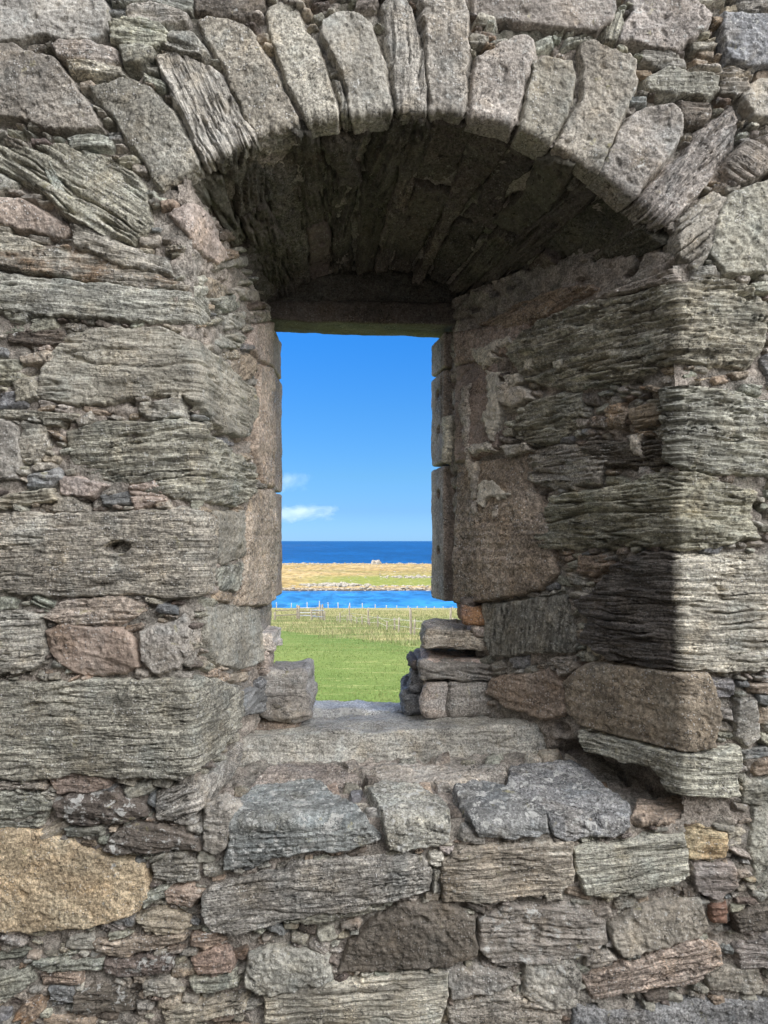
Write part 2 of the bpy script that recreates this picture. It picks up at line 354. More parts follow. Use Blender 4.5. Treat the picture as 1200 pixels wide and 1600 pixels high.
def relief(stones):
    """-> list of (V, Q, attrs), one per stone; stones all on one patch, noises evaluated together"""
    fn = PA[stones[0].patch].fn; G = []
    for s in stones:
        lo, hi = s.poly.min(0)-.022, s.poly.max(0)+.022
        nu, nv = int((hi[0]-lo[0])/s.res)+2, int((hi[1]-lo[1])/s.res)+2
        U, V = np.meshgrid(lo[0]+np.arange(nu)*s.res, lo[1]+np.arange(nv)*s.res); G.append((U.ravel(), V.ravel(), nu, nv))
    cnt = [len(g[0]) for g in G]; rep = lambda x: np.repeat(np.array(x, float), cnt, axis=0)
    u, v = np.concatenate([g[0] for g in G]), np.concatenate([g[1] for g in G])
    off = rep([s.off for s in stones]); oz = off[:, 2]; jit = rep([s.jit for s in stones])
    du = jit*(.0075*pn(u*16, v*16, oz)+.0042*pn(u*48, v*48, oz)+.0016*pn(u*130, v*130, oz))
    dv = jit*(.0075*pn(u*16, v*16, oz+31)+.0042*pn(u*48, v*48, oz+31)+.0016*pn(u*130, v*130, oz+31))
    d = np.concatenate([sdf(s.poly, u[a:a+n]+du[a:a+n], v[a:a+n]+dv[a:a+n]) for s, a, n in zip(stones, np.cumsum([0]+cnt[:-1]), cnt)])
    d = d+rep([s.grow for s in stones])
    ang = rep([s.ang for s in stones]); L = rep([TY[s.ty][0] for s in stones]); re = rep([s.re for s in stones])
    prot, rough = rep([s.prot for s in stones]), rep([s.rough for s in stones]); tilt = rep([s.tilt for s in stones]); cen = rep([s.poly.mean(0) for s in stones])
    a = np.cos(ang)*u+np.sin(ang)*v+off[:, 0]; c = -np.sin(ang)*u+np.cos(ang)*v+off[:, 1]
    fs = rep([s.fs for s in stones])
    P, N = fn(u, v)
    re = re*(.7+.6*(.5+.5*pn(u*12, v*12, oz+11)))
    e = np.clip(d/re, 0, 1); prof = 1-(1-e)**2.2
    h = prot*prof+np.clip(d*1.0, -.05, 0)*2.6
    dome = np.clip(d/.06, 0, 1)
    h = h+rep([0. if s.name == 'voussoir' else .004 for s in stones])*dome+((u-cen[:, 0])*tilt[:, 0]+(v-cen[:, 1])*tilt[:, 1])*prof
    h = h+rough*(np.where(L > .9, .74, 1.)*L*layers(a*fs, c*fs, oz)*fs**-.6+(1-L)*grains(u, v, oz)+.4*L*grains(u, v, oz+3)+.006*pn(u*7, v*7, oz+4))*(.35+.65*prof)
    h = h+wave(P)
    for s, st, n in zip(stones, np.cumsum([0]+cnt[:-1]), cnt):
        if s.mod: s.mod(s, u[st:st+n], v[st:st+n], h[st:st+n])
    P = P+N*h[:, None]
    out = []; st = 0
    for s, (U, V, nu, nv), n in zip(stones, G, cnt):
        idx = np.arange(n).reshape(nv, nu); q = np.stack([idx[:-1, :-1], idx[:-1, 1:], idx[1:, 1:], idx[1:, :-1]], -1).reshape(-1, 4)
        q = q[d[st:st+n][q].max(1) > -.013]
        used, inv = np.unique(q, return_inverse=True)
        k = len(used); sl = st+used
        gco = np.stack([a[sl], c[sl], h[sl]+oz[sl]], 1)
        tn = np.tile([*s.tint, 1.0], (k, 1))
        if getattr(s, 'stain', None) is not None: tn[:, :3] = s.stain(s, u[sl], v[sl], tn[:, :3])
        out.append((P[sl], inv.reshape(-1, 4), {'gco': ('FLOAT_VECTOR', gco), 'tint': ('FLOAT_COLOR', tn),
                    'par': ('FLOAT_VECTOR', np.tile([TY[s.ty][0], s.lich, s.rust], (k, 1)))}))
        st += n
    return out

# ------------------------------------------------------------------ dressed and broken blocks
def block(corners, res=.005, r=.012, L=.1, ang=0, tint_='js', lich=.1, rust=0., amp=1.0, lump=.004, carve=None):
    """rounded hexahedron; corners: 4 bottom (front-left, front-right, back-right, back-left), then 4 top"""
    K = np.array(corners, float); ax = [K[[1, 2, 5, 6]].mean(0)-K[[0, 3, 4, 7]].mean(0), K[[2, 3, 6, 7]].mean(0)-K[[0, 1, 4, 5]].mean(0), K[4:].mean(0)-K[:4].mean(0)]
    half = np.array([np.linalg.norm(x) for x in ax])/2; ax = np.array([unit(x) for x in ax])
    r = min(r, .45*half.min()); parts = []; off = 0; Vs, Qs, Ns = [], [], []
    for k in range(3):
        i, j = [(1, 2), (2, 0), (0, 1)][k]
        ni, nj = max(3, int(2*half[i]/res)), max(3, int(2*half[j]/res))
        for sg in (-1, 1):
            A, B = np.meshgrid(np.linspace(-1, 1, ni+1), np.linspace(-1, 1, nj+1)); p = np.zeros((A.size, 3)); p[:, k] = sg; p[:, i] = A.ravel(); p[:, j] = B.ravel()
            q = p*half; inn = np.clip(q, -(half-r), half-r); dl = q-inn; n = unit(dl)
            Vs.append((inn+n*r)/half); Ns.append(n)
            idx = np.arange(A.size).reshape(nj+1, ni+1)+off; off += A.size
            f = np.stack([idx[:-1, :-1], idx[:-1, 1:], idx[1:, 1:], idx[1:, :-1]], -1).reshape(-1, 4)
            Qs.append(f if sg > 0 else f[:, ::-1])
    c, N, Q = np.concatenate(Vs), np.concatenate(Ns) @ ax, np.concatenate(Qs)
    t = (c+1)/2; x, y, z = t[:, :1], t[:, 1:2], t[:, 2:]
    bi = lambda k0: (K[k0]*(1-x)+K[k0+1]*x)*(1-y)+(K[k0+3]*(1-x)+K[k0+2]*x)*y
    P = bi(0)*(1-z)+bi(4)*z
    key = np.round(P*2e4).astype(np.int64); _, first, inv = np.unique(key, axis=0, return_index=True, return_inverse=True); inv = inv.ravel()
    P, N, Q = P[first], N[first], inv[Q]
    o = rng.uniform(0, 50, 3); ca, sa = math.cos(math.radians(ang)), math.sin(math.radians(ang))
    s_ = P[:, 0]+.3*P[:, 1]
    a = s_*ca+P[:, 2]*sa+o[0]; cc = -s_*sa+P[:, 2]*ca+o[1]
    g3 = lambda k, d: pn(P[:, 0]*k+d, P[:, 1]*k, P[:, 2]*k+o[2])
    h = amp*(.0026*g3(22, 1)+.0019*g3(60, 5)+.0012*g3(140, 9))+lump*1.6*g3(6, 3)+lump*g3(14, 7)
    h = h+L*amp*layers(a, cc, o[2]+P[:, 1]*3)
    if carve is not None: h = h+carve(P, N)
    lat = lump*1.3*np.stack([g3(9, 20), g3(9, 40), g3(9, 60)], 1)
    P = P+N*h[:, None]+lat
    tc = np.clip(np.array(TINT[tint_] if isinstance(tint_, str) else tint_)*rng.uniform(.94, 1.06), 0, 1)
    k = len(P)
    return P, Q, {'gco': ('FLOAT_VECTOR', np.stack([a, cc, np.full(k, o[2])], 1)), 'tint': ('FLOAT_COLOR', np.tile([*tc, 1], (k, 1))),
                  'par': ('FLOAT_VECTOR', np.tile([L, lich, rust], (k, 1)))}
def pxblock(x0, y0, x1, y1, Y, dep, spread=0.0, xr=None, **kw):
    """a block whose front, standing at depth Y, covers that stretch of the opening"""
    a, b = px3(x0, y1, Y), px3(x1, y0, Y)
    X1 = b[0] if xr is None else xr
    f = lambda z: [(a[0]-spread, Y, z), (X1, Y, z), (X1, Y+dep, z), (a[0]+spread, Y+dep, z)]
    return block(f(a[2])+f(b[2]), **kw)

# ------------------------------------------------------------------ the wall: traced stones
wall = empty('stone_wall', (0, 2.0, 0), 'roofless ruin wall of grey and brown rubble stone with a deep arched window recess', 'stone wall')
ST = []
def pp(s): return [tuple(float(k) for k in q.split(',')) for q in s.split()]
def st(patch, ty, tint_, ang, prot, pts, **kw):
    s = stone(patch, ty, tint_, ang, prot/1000, pp(pts), **kw); ST.append(s); return s
# top left
st('F','g','gl',0,22,'-90,-20 0,-25 155,-12 172,20 165,60 140,72 60,66 20,76 -60,74',lich=.35)
st('F','g','gr',10,22,'-110,80 0,79 28,77 88,98 115,130 150,182 160,203 133,208 88,206 42,190 0,182 -100,190',lich=.25)
st('F','m','gr',-5,20,'86,80 100,70 150,75 182,80 187,98 160,106 120,101 95,96',lich=.3)
st('F','s','sc',0,18,'110,104 150,102 188,107 192,117 150,121 114,117')
st('F','s','sg',-5,26,'176,46 200,38 250,46 266,60 262,76 240,83 200,79 178,69',lich=.3)
st('F','m','sg',20,24,'190,80 215,75 240,80 238,95 220,105 195,101')
st('F','m','gl',0,20,'203,20 240,13 292,28 294,43 250,46 205,38',lich=.3)
st('F','m','sg',-15,22,'268,52 300,54 326,88 318,96 280,88 262,80',lich=.2)
st('F','s','sg',-8,16,'175,-10 260,-12 300,5 300,24 240,10 180,15',lich=.3)
st('F','g','dk',0,10,'300,-10 410,-12 410,8 390,30 350,30 305,22',lich=.3)
st('F','g','gr',0,14,'740,-14 800,-22 956,-20 958,20 948,46 930,57 870,52 800,36 745,24',lich=.35)
st('F','g','gl',0,20,'983,3 1010,-12 1040,-8 1088,14 1107,32 1102,50 1070,72 1056,85 1025,85 990,73 962,74 970,48 986,28',lich=.55)
st('F','s','sc',75,12,'938,34 965,24 973,45 958,73 940,72')
st('F','m','gr',0,16,'1045,-15 1130,-15 1130,8 1080,13 1045,2',lich=.2)
st('F','s','gr',0,16,'1138,-15 1290,-15 1290,26 1200,25 1150,21',lich=.2)
st('F','g','bl',0,22,'1125,31 1150,27 1200,30 1300,36 1300,112 1200,109 1170,115 1135,101 1122,66',lich=.5)
st('F','m','gr',0,16,'1000,85 1040,84 1067,99 1067,113 1045,113 1003,101',lich=.3)
st('F','m','gl',0,20,'1010,122 1040,113 1082,120 1116,125 1116,145 1102,159 1060,153 1010,139',lich=.35)
st('F','s','dk',0,14,'1060,160 1105,161 1110,180 1098,196 1070,196 1062,181')
st('F','s','sc',-8,18,'1078,108 1116,105 1172,121 1130,128')
st('F','m','gr',0,18,'1120,132 1162,128 1166,146 1145,157 1120,149',lich=.3)
st('F','g','gl',0,22,'1158,144 1180,133 1200,131 1290,140 1290,196 1200,191 1172,187 1156,161',lich=.3)
st('F','m','gr',-30,18,'1155,228 1200,215 1280,215 1280,280 1200,272 1140,290 1128,268',lich=.3)
st('F','g','gl',0,20,'1118,345 1140,305 1200,285 1300,290 1300,430 1200,425 1130,432 1105,400',lich=.3)
st('F','m','gr',40,16,'1056,345 1112,302 1130,312 1124,358 1102,402 1082,425 1056,400',lich=.2)
# the voussoirs, running back into the vault
def vs(ty, tint_, ext, pts, **kw):
    s = st('A', ty, tint_, 90, kw.pop('prot', 20), pts, name='voussoir', jit=.9, **kw)
    ext = .02+.10*ext; s.poly[:, 1] = np.where(s.poly[:, 1] < .05, -ext, s.poly[:, 1]); s.ext = ext; return s
vs('g','gr',.42,'140,140 196,126 238,140 266,168 318,262 308,282 262,304 236,277 196,217 154,165',lich=.25,prot=18)
vs('s','sp',.30,'240,92 262,85 290,88 345,110 378,180 415,228 375,250 322,270 300,215 270,155',prot=22,label='pale ribbed slate voussoir')
vs('g','gr',.55,'307,32 330,28 372,35 400,55 440,130 477,206 450,215 422,236 405,215 380,180 350,110 325,70',lich=.25)
vs('g','gl',.36,'417,10 440,0 462,5 478,43 500,77 513,117 533,163 544,198 527,207 490,207 480,197 450,140 430,83 417,47',lich=.3,prot=24)
vs('s','sc',.6,'521,122 533,128 553,196 545,202 536,165',prot=10)
vs('g','gl',.5,'503,37 527,22 557,18 580,37 592,67 603,107 615,147 624,192 613,198 558,202 550,167 533,123 517,87 502,57',lich=.3,prot=26)
vs('m','gl',.33,'595,17 610,-6 630,-4 647,30 660,70 663,110 666,194 628,192 623,160 613,110 603,67',lich=.45,prot=18)
vs('g','gl',.52,'650,6 667,-12 720,-12 733,33 734,93 730,150 735,195 700,199 668,195 666,110 660,60',lich=.4,prot=22)
vs('g','gl',.40,'740,95 765,85 780,70 815,55 837,65 833,100 822,130 816,180 813,217 790,217 737,199 739,150',lich=.4,prot=18)
vs('g','gr',.58,'829,95 850,88 895,95 901,115 895,165 878,196 868,224 852,245 820,225 817,196 824,133',lich=.25,prot=20)
vs('g','gr',.36,'902,74 927,68 962,84 993,102 996,133 980,175 955,228 942,276 927,282 899,278 864,252 868,224 895,172 906,154 904,108',lich=.3,prot=26,label='broad grey mica voussoir')
vs('g','gl',.5,'990,175 1018,164 1049,166 1065,185 1067,210 1053,241 1025,270 1004,299 990,313 965,313 930,292 948,252 958,217',lich=.3,prot=26)
vs('s','gl',.42,'1088,206 1140,164 1151,182 1147,224 1119,266 1095,301 1074,325 1042,350 1002,348 990,325 1004,294 1032,266 1067,245',lich=.35,prot=22)
# left pier, upper
st('F','m','sc',-32,18,'-100,226 0,232 110,228 170,250 215,275 232,310 238,350 210,385 130,355 95,330 60,290 0,265 -100,270',rough=1.3)
st('F','s','sg',-58,20,'70,258 82,256 112,322 104,332 92,320',)
st('F','g','pk',-28,20,'-80,318 0,310 40,318 90,345 117,364 100,373 50,363 0,350 -80,352',lich=.2)
st('F','s','sc',-12,18,'117,357 150,352 198,388 262,405 268,432 200,420 122,388',rough=1.2)
st('F','s','sc',0,14,'-60,368 0,365 35,372 70,385 60,397 0,400 -60,400')
st('L','s','sc',-4,16,'-80,398 0,397 120,391 200,416 262,438 296,446 290,454 200,448 100,432 0,420 -80,424',rust=.4,rough=.9)
st('L','s','sg',-3,16,'-90,428 0,428 120,442 220,452 292,460 325,470 322,505 292,508 230,503 100,497 0,487 -90,487',rough=.6)
st('L','m','sc',-2,20,'80,562 110,526 160,515 250,514 296,535 345,570 384,612 388,650 372,682 340,676 310,645 288,620 240,618 180,626 110,633 58,621 65,591',rough=.75)
st('L','s','sc',4,20,'105,676 150,662 230,660 290,656 315,680 352,705 386,730 386,770 370,790 330,785 300,781 285,779 240,771 175,751 118,729',rough=1.1)
st('F','g','gr',0,14,'-60,660 0,659 25,664 35,700 30,746 0,751 -60,750')
st('F','m','sc',10,12,'36,661 70,665 82,700 60,721 36,720 33,691')
st('F','m','bl',0,12,'45,745 90,735 100,750 75,763 45,761')
st('F','s','sc',4,14,'-50,777 0,776 80,765 92,780 20,792 -50,794')
st('F','s','dk',0,16,'20,525 60,517 100,519 103,536 60,541 20,536')
st('F','m','sg',0,14,'-50,562 0,563 30,564 36,590 0,601 -50,601')
st('F','m','sc',20,12,'24,601 55,591 62,620 30,627')
st('F','s','bl',2,16,'158,776 210,769 217,785 165,789')
st('F','m','pk',0,14,'203,760 245,754 262,780 215,796')
st('F','s','sc',0,14,'-50,640 0,640 60,645 122,650 116,658 0,652 -50,652')
st('F','s','sg',-4,20,'222,632 284,622 288,652 235,655 220,645')
# left pier, middle
def hole(px, rx, rz, dep):
    def f(s, u, v, h):
        c = PA[s.patch].inv([px])[0]
        n = .25*pn(u*40, v*40, 3.3); q = ((u-c[0])/rx)**2+((v-c[1])/rz)**2+n
        h -= dep*sstep(1.25, .7, q)
    return f
st('L','s','sc',1,24,'-110,803 0,803 140,803 240,798 300,797 322,815 322,860 318,918 300,930 286,936 250,931 200,926 120,933 60,929 0,923 -110,925',mod=hole((188,855),.034,.017,.06),label='large greenish quoin with a small socket hole',rough=.6)
st('F','s','sc',3,18,'-80,950 0,950 40,955 73,960 73,1030 50,1046 0,1051 -80,1050')
st('F','g','br',-5,18,'76,985 100,975 160,980 200,985 212,1000 217,1040 190,1051 130,1053 90,1031 76,1010',lich=.1)
st('F','g','gl',10,20,'221,985 262,975 292,962 296,985 296,1020 280,1045 250,1053 222,1030',lich=.35)
st('F','m','pk',3,16,'76,960 100,940 180,930 232,940 230,950 210,966 180,976 100,976')
st('L','s','sc',1,26,'-110,1066 0,1065 120,1065 260,1060 300,1058 340,1064 366,1080 366,1110 352,1145 325,1180 300,1196 280,1216 200,1211 120,1206 40,1216 0,1213 -110,1214',lich=.2,rough=.6)
st('L','g','gr',0,14,'316,950 350,944 402,953 404,1000 402,1032 368,1046 330,1036 318,1000')
st('L','m','bl',8,18,'374,1082 410,1070 418,1092 402,1112 378,1116')
st('L','s','sg',50,12,'330,892 375,880 382,905 370,922 342,921')
st('L','g','gr',0,12,'325,800 376,800 379,870 340,880 322,860')
st('L','s','gl',25,18,'246,1246 262,1233 300,1222 330,1205 372,1160 376,1168 355,1215 327,1250 320,1276 285,1283 248,1273',label='pale greenish block with a wedge end')
# left pier, foot
st('F','g','or_',0,18,'-110,1296 0,1293 40,1292 110,1312 170,1335 225,1350 236,1395 210,1426 130,1446 60,1451 0,1449 -110,1445',rust=.12,rough=.85,label='large orange tan stained stone')
st('F','m','dk',-4,24,'85,1251 110,1240 180,1235 225,1255 231,1270 190,1284 130,1283 95,1271',lich=.75)
st('F','m','dk',-10,26,'168,1322 185,1295 215,1282 250,1288 310,1310 313,1323 240,1329 185,1329',lich=.7)
st('F','s','sg',0,16,'-60,1234 0,1233 60,1240 84,1256 60,1291 0,1289 -60,1290',rough=1.3)
st('F','m','pk',0,14,'78,1208 120,1204 165,1210 170,1228 130,1238 90,1236',lich=.2)
st('F','s','sc',0,16,'-60,1212 0,1219 66,1217 72,1228 0,1231 -60,1230')
st('F','s','tn',28,14,'64,1300 100,1280 108,1290 72,1312')
st('F','s','sg',4,16,'105,1292 160,1288 165,1300 110,1304')
st('F','m','gr',0,20,'321,1266 345,1255 366,1271 356,1320 336,1331 320,1321',lich=.3)
st('F','m','gr',0,16,'320,1350 350,1345 346,1366 322,1370',lich=.4)
st('F','m','gr',0,18,'238,1345 262,1335 310,1342 312,1372 262,1380 240,1368',lich=.5)
st('F','s','sg',15,18,'218,1400 262,1384 262,1398 225,1414')
st('F','m','br',-5,18,'258,1390 300,1382 312,1400 300,1416 262,1408',lich=.3)
st('F','m','tn',0,18,'215,1432 260,1415 302,1440 280,1457 230,1452',lich=.35)
st('F','s','tn',4,18,'145,1471 230,1464 292,1454 292,1466 200,1491 150,1489')
st('F','s','sg',2,16,'54,1500 120,1489 160,1499 158,1513 70,1516')
st('F','m','dk',-3,22,'164,1501 230,1489 270,1491 270,1511 220,1521 190,1523 165,1511',lich=.8)
st('F','m','dk',0,20,'118,1551 150,1540 200,1545 211,1575 150,1579 118,1573',lich=.7)
st('F','m','br',30,18,'25,1590 45,1560 70,1555 73,1575 50,1593',rust=.6)
st('F','s','bl',-8,18,'78,1540 115,1535 119,1560 85,1566')
st('F','m','br',0,18,'300,1462 330,1455 351,1470 330,1479 300,1477',lich=.4)
st('F','m','br',5,20,'298,1496 330,1480 365,1490 361,1515 310,1519',lich=.3)
st('F','s','sc',2,18,'298,1528 370,1519 372,1540 310,1546')
st('F','s','tn',10,20,'255,1580 330,1560 382,1554 380,1572 300,1596 260,1593')
st('F','m','sg',15,18,'-60,1520 0,1518 50,1509 56,1530 20,1551 0,1556 -60,1556',lich=.25)
st('F','s','br',0,16,'65,1518 128,1516 130,1532 70,1536')
st('F','s','br',-8,16,'72,1582 150,1592 150,1612 72,1606')
st('F','m','sc',0,16,'225,1532 270,1525 290,1545 262,1552 228,1550')
# sill edge
st('B','m','bl',4,24,'352,1356 358,1312 362,1262 400,1238 490,1230 560,1274 592,1308 540,1326 470,1326 400,1350',lich=.72,name='sill_stone',label='blue grey sill stone with white lichen splashes')
st('B','m','sg',-10,26,'574,1243 600,1228 652,1236 692,1256 704,1290 700,1310 640,1323 605,1321 594,1276',lich=.72,name='sill_stone')
st('B','m','bl',-10,26,'709,1238 742,1230 800,1246 846,1276 856,1300 800,1306 745,1301 720,1276',lich=.72,name='sill_stone')
st('B','m','bl',-14,22,'790,1246 800,1204 890,1194 984,1264 975,1300 880,1309 860,1300 846,1270',lich=.72,name='sill_stone')
st('B','s','br',0,20,'984,1282 1002,1258 1075,1250 1150,1262 1152,1283 1080,1287 1000,1290',name='sill_stone',lich=.2)
st('B','m','gl',0,12,'560,1212 600,1196 720,1200 790,1196 790,1222 700,1226 620,1222',lich=.5,name='sill_stone')
st('B','m','gr',0,10,'392,1232 420,1205 520,1200 560,1216 540,1228 470,1226',lich=.2,name='sill_stone')
# below the sill
st('F','s','gl',7,26,'319,1396 330,1386 480,1346 660,1334 673,1350 669,1388 560,1416 450,1431 370,1456 330,1451 317,1426',lich=.15,rough=.7)
st('F','s','tn',3,26,'690,1342 720,1322 850,1310 891,1312 894,1375 870,1389 790,1401 690,1403',lich=.3,rough=.7)
st('F','s','sp',8,24,'896,1322 960,1315 1066,1303 1071,1360 1050,1376 940,1396 912,1391 898,1361',lich=.3,rough=.7)
st('F','m','or_',0,22,'1064,1302 1090,1290 1130,1300 1131,1330 1105,1343 1076,1339',rust=.35)
st('F','m','gr',0,18,'1078,1350 1140,1345 1151,1380 1120,1399 1085,1389')
st('F','m','wh',0,14,'670,1332 690,1330 694,1346 680,1352 670,1346',lich=.3)
st('F','s','sg',85,14,'674,1356 690,1356 688,1388 678,1390')
st('F','g','dk',0,22,'580,1441 620,1411 700,1409 740,1430 746,1480 700,1506 600,1511 528,1516 545,1470',lich=.3,rough=1.2,label='dark brown pitted stone')
st('F','m','gr',0,22,'750,1431 790,1416 900,1410 942,1440 946,1466 900,1491 830,1501 770,1501 748,1480',lich=.65,rough=1.3)
st('F','g','gr',0,22,'953,1441 1000,1410 1090,1399 1102,1440 1096,1461 1010,1481 970,1486 954,1466',lich=.35)
st('F','g','gl',0,22,'390,1491 450,1480 512,1490 521,1530 470,1546 410,1553 384,1531',lich=.3,rough=1.3)
st('F','s','pk',12,24,'909,1526 990,1496 1090,1465 1120,1479 1126,1500 1080,1531 980,1546 924,1554',lich=.1,rough=.7)
st('F','g','gl',0,22,'820,1501 890,1490 906,1520 896,1566 850,1571 817,1551',lich=.45,rough=1.2)
st('F','s','sp',4,22,'414,1556 550,1530 700,1511 697,1560 692,1585 668,1640 414,1640',lich=.1,rough=.7)
st('F','m','gr',0,18,'702,1572 790,1546 872,1576 872,1640 702,1640',lich=.3)
st('F','g','bl',0,16,'888,1600 900,1571 1000,1576 1200,1562 1280,1562 1280,1660 890,1660',lich=.2)
st('F','m','dd',0,20,'1145,1432 1168,1418 1200,1420 1212,1440 1190,1452 1150,1450',rough=1.5)
st('F','s','gl',0,20,'1148,1478 1200,1460 1260,1460 1260,1512 1200,1511 1155,1511')
st('F','m','rd',0,14,'1108,1412 1130,1408 1132,1436 1112,1440')
st('F','m','gl',10,20,'915,1490 945,1480 960,1492 930,1508 914,1506',lich=.5)
st('F','s','sc',3,16,'440,1438 560,1416 600,1418 500,1442')
st('F','g','gr',0,18,'700,1512 750,1510 785,1515 810,1535 760,1548 704,1556',lich=.4)
# right pier
st('R','s','sc',0,22,'792,548 835,508 930,472 1058,450 1095,441 1150,445 1196,480 1192,545 1165,573 1110,576 1060,566 960,600 900,612 822,592',rough=1.6,lich=.12)
st('R','s','sg',-4,24,'1040,612 1065,604 1130,612 1200,630 1290,640 1290,750 1200,746 1130,741 1065,732 1046,716',rough=1.5,label='pale greenish layered quoin')
st('R','s','sc',3,14,'815,640 850,622 905,614 912,640 902,664 870,690 825,690 808,670',rough=1.3)
st('R','s','sc',0,16,'830,706 880,697 930,700 955,716 940,756 870,764 826,750',rough=1.4)
st('R','s','dk',0,16,'925,692 1036,690 1062,722 1062,732 960,726 915,702',rough=1.3)
st('R','s','sc',0,20,'868,775 960,764 1010,747 1065,737 1100,746 1180,770 1170,800 1186,840 1120,851 1070,860 1000,851 930,856 850,856 845,830',rough=1.6,lich=.2)
def sooty(s, u, v, t):
    k = sstep(.0, -.018, u+.006*pn(u*30, v*30, 2)); return t*(1-k[:, None])+np.array([.115, .102, .09])*k[:, None]
q5 = st('R','s','sp',1,24,'1066,872 1130,866 1200,868 1300,868 1300,1046 1200,1046 1150,1048 1076,1046 1020,1040 960,1030 915,1000 922,965 902,945 935,920 960,886 1010,863 1056,866',lich=.0,label='pale greenish quoin with a dark brown face towards the window')
q5.stain = sooty
st('R','p','br',0,30,'885,1062 920,1036 960,1036 1062,1048 1100,1050 1119,1100 1113,1165 1080,1171 960,1146 905,1131 884,1110',lich=.05,rough=.75,jit=.6,label='warm brown sandstone quoin')
st('R','s','gl',0,40,'912,1142 960,1151 1020,1164 1076,1174 1151,1166 1146,1236 1100,1241 1056,1231 1030,1196 980,1186 926,1170',rough=.7,label='overhanging pale block above the sill')
st('R','s','sg',78,18,'760,946 830,936 884,931 902,1010 895,1020 840,1019 770,1026 757,990',rough=1.1)
st('R','g','br',0,18,'773,1060 860,1046 884,1070 885,1115 850,1123 790,1101 763,1081',lich=.15)
st('R','m','tn',0,22,'866,1031 900,1025 906,1045 880,1056')
st('R','m','br',0,14,'905,870 950,868 955,882 925,900 905,892')
st('R','m','br',0,16,'948,640 972,632 985,645 975,668 952,668',rust=.3)
st('R','m','br',0,18,'990,640 1022,632 1036,645 1030,662 1000,668 988,655')
st('F','m','sg',30,16,'1148,1091 1180,1094 1183,1150 1165,1166 1147,1150')
st('F','g','sg',0,10,'1176,1262 1200,1250 1280,1250 1280,1410 1200,1402 1184,1395 1168,1322')
st('F','m','bl',0,16,'1106,1060 1140,1062 1146,1084 1120,1090 1108,1076')
st('R','m','gr',3,20,'866,506 950,462 1056,424 1062,444 930,470 840,506',rough=1.4)
st('R','m','br',6,16,'752,506 826,470 905,446 930,452 850,496 790,516',rough=1.3)
# dressed jamb stones lying flush in the reveals
st('R','p','js',0,16,'717,522 745,515 832,500 822,540 762,562 717,571',name='jamb_stone',lich=0,jit=.5,rough=.6)
st('R','p','js',0,16,'717,574 745,567 775,570 782,700 745,716 717,723',name='jamb_stone',lich=0,jit=.5,rough=.6)
st('R','p','js',0,20,'717,726 790,719 830,700 832,762 861,822 871,895 850,921 800,932 740,943 717,941',name='jamb_stone',lich=0,jit=.6,rough=.9,label='largest brown jamb stone with plaster flakes')
st('L','p',(.40,.335,.28),0,14,'393,508 424,504 424,571 400,562 388,540',name='jamb_stone',lich=0,jit=.5,rough=.6)
st('L','p',(.42,.335,.28),0,16,'400,570 425,575 426,761 408,756 394,700 398,620',name='jamb_stone',lich=0,jit=.5,rough=.6)
st('L','p',(.42,.335,.28),0,18,'388,766 426,765 426,936 410,946 372,946 375,900 382,850',name='jamb_stone',lich=0,jit=.5,rough=.8)
st('L','g','pk',0,14,'266,334 300,318 322,338 335,380 345,408 330,412 300,386',lich=0,label='pinkish sandstone lump at the arch springing')
# old plaster flakes
for p in ['732,600 742,598 742,640 740,700 748,738 742,748 734,700 729,640','744,548 775,542 781,560 764,578 750,566','758,752 780,754 800,772 790,782 770,774 764,790 754,784','795,590 812,586 820,600 804,609','822,560 838,560 836,580 825,579',
          '994,684 1010,681 1006,716 998,713','740,700 770,690 776,704 750,712','872,566 884,562 880,580 872,576','742,724 750,722 752,780 746,782','765,580 785,590 788,640 776,690 764,660 770,620','762,545 800,528 806,536 770,556','780,600 830,610 836,622 800,636 784,630','700,655 708,650 709,700 703,722','790,700 830,690 834,702 800,712','746,785 752,784 753,800 748,802','776,796 784,792 786,806 779,810']:
    s = st('R','g',(.47,.425,.37),0,30,p,name='plaster_flake',lich=0,rough=.7,jit=2.4)

# ------------------------------------------------------------------ small stones between the traced ones
GX, GY, GS = -160, -120, 3
gx, gy = np.meshgrid(np.arange(GX, 1360, GS), np.arange(GY, 1760, GS)); cov = np.zeros(gx.shape, bool)
def cover(poly, m=2.0, test=False):
    p = np.array(poly); x0, y0 = ((p.min(0)-6-np.array([GX, GY]))//GS).astype(int); x1, y1 = ((p.max(0)+8-np.array([GX, GY]))//GS).astype(int)
    x0, y0, x1, y1 = max(x0, 0), max(y0, 0), min(x1, gx.shape[1]), min(y1, gx.shape[0])
    if x1 <= x0 or y1 <= y0: return 1.0
    sl = (slice(y0, y1), slice(x0, x1)); ins = sdf(p, gx[sl].ravel().astype(float), gy[sl].ravel().astype(float)).reshape(gx[sl].shape) > -m
    if test: return cov[sl][ins].mean() if ins.any() else 1.0
    cov[sl] |= ins
for s in ST:
    if s.name != 'plaster_flake': cover(s.px, 1.0)
cover([(900, 1135), (1030, 1190), (1060, 1240), (1050, 1285), (985, 1250), (905, 1195)], 0)     # the open cavity under the overhanging quoin
def arris(fn, vs_): return [tuple(x) for x in np.stack([600+F*fn[:, 0]/fn[:, 1], 845-F*(fn[:, 2]-EYE)/fn[:, 1]], 1)]
zz = np.linspace(.84, 2.52, 30); LA = arris(S_left(np.zeros(30), zz)[0], 0)
zz = np.linspace(2.32, .84, 30); RA = arris(S_right(np.zeros(30), zz)[0], 0)
AA = arris(AF[20:-20:8], 0)
OPEN = LA+AA+RA                              # the mouth of the recess on the inner face
open_d = sdf(OPEN, gx.ravel().astype(float), gy.ravel().astype(float)).reshape(gx.shape)
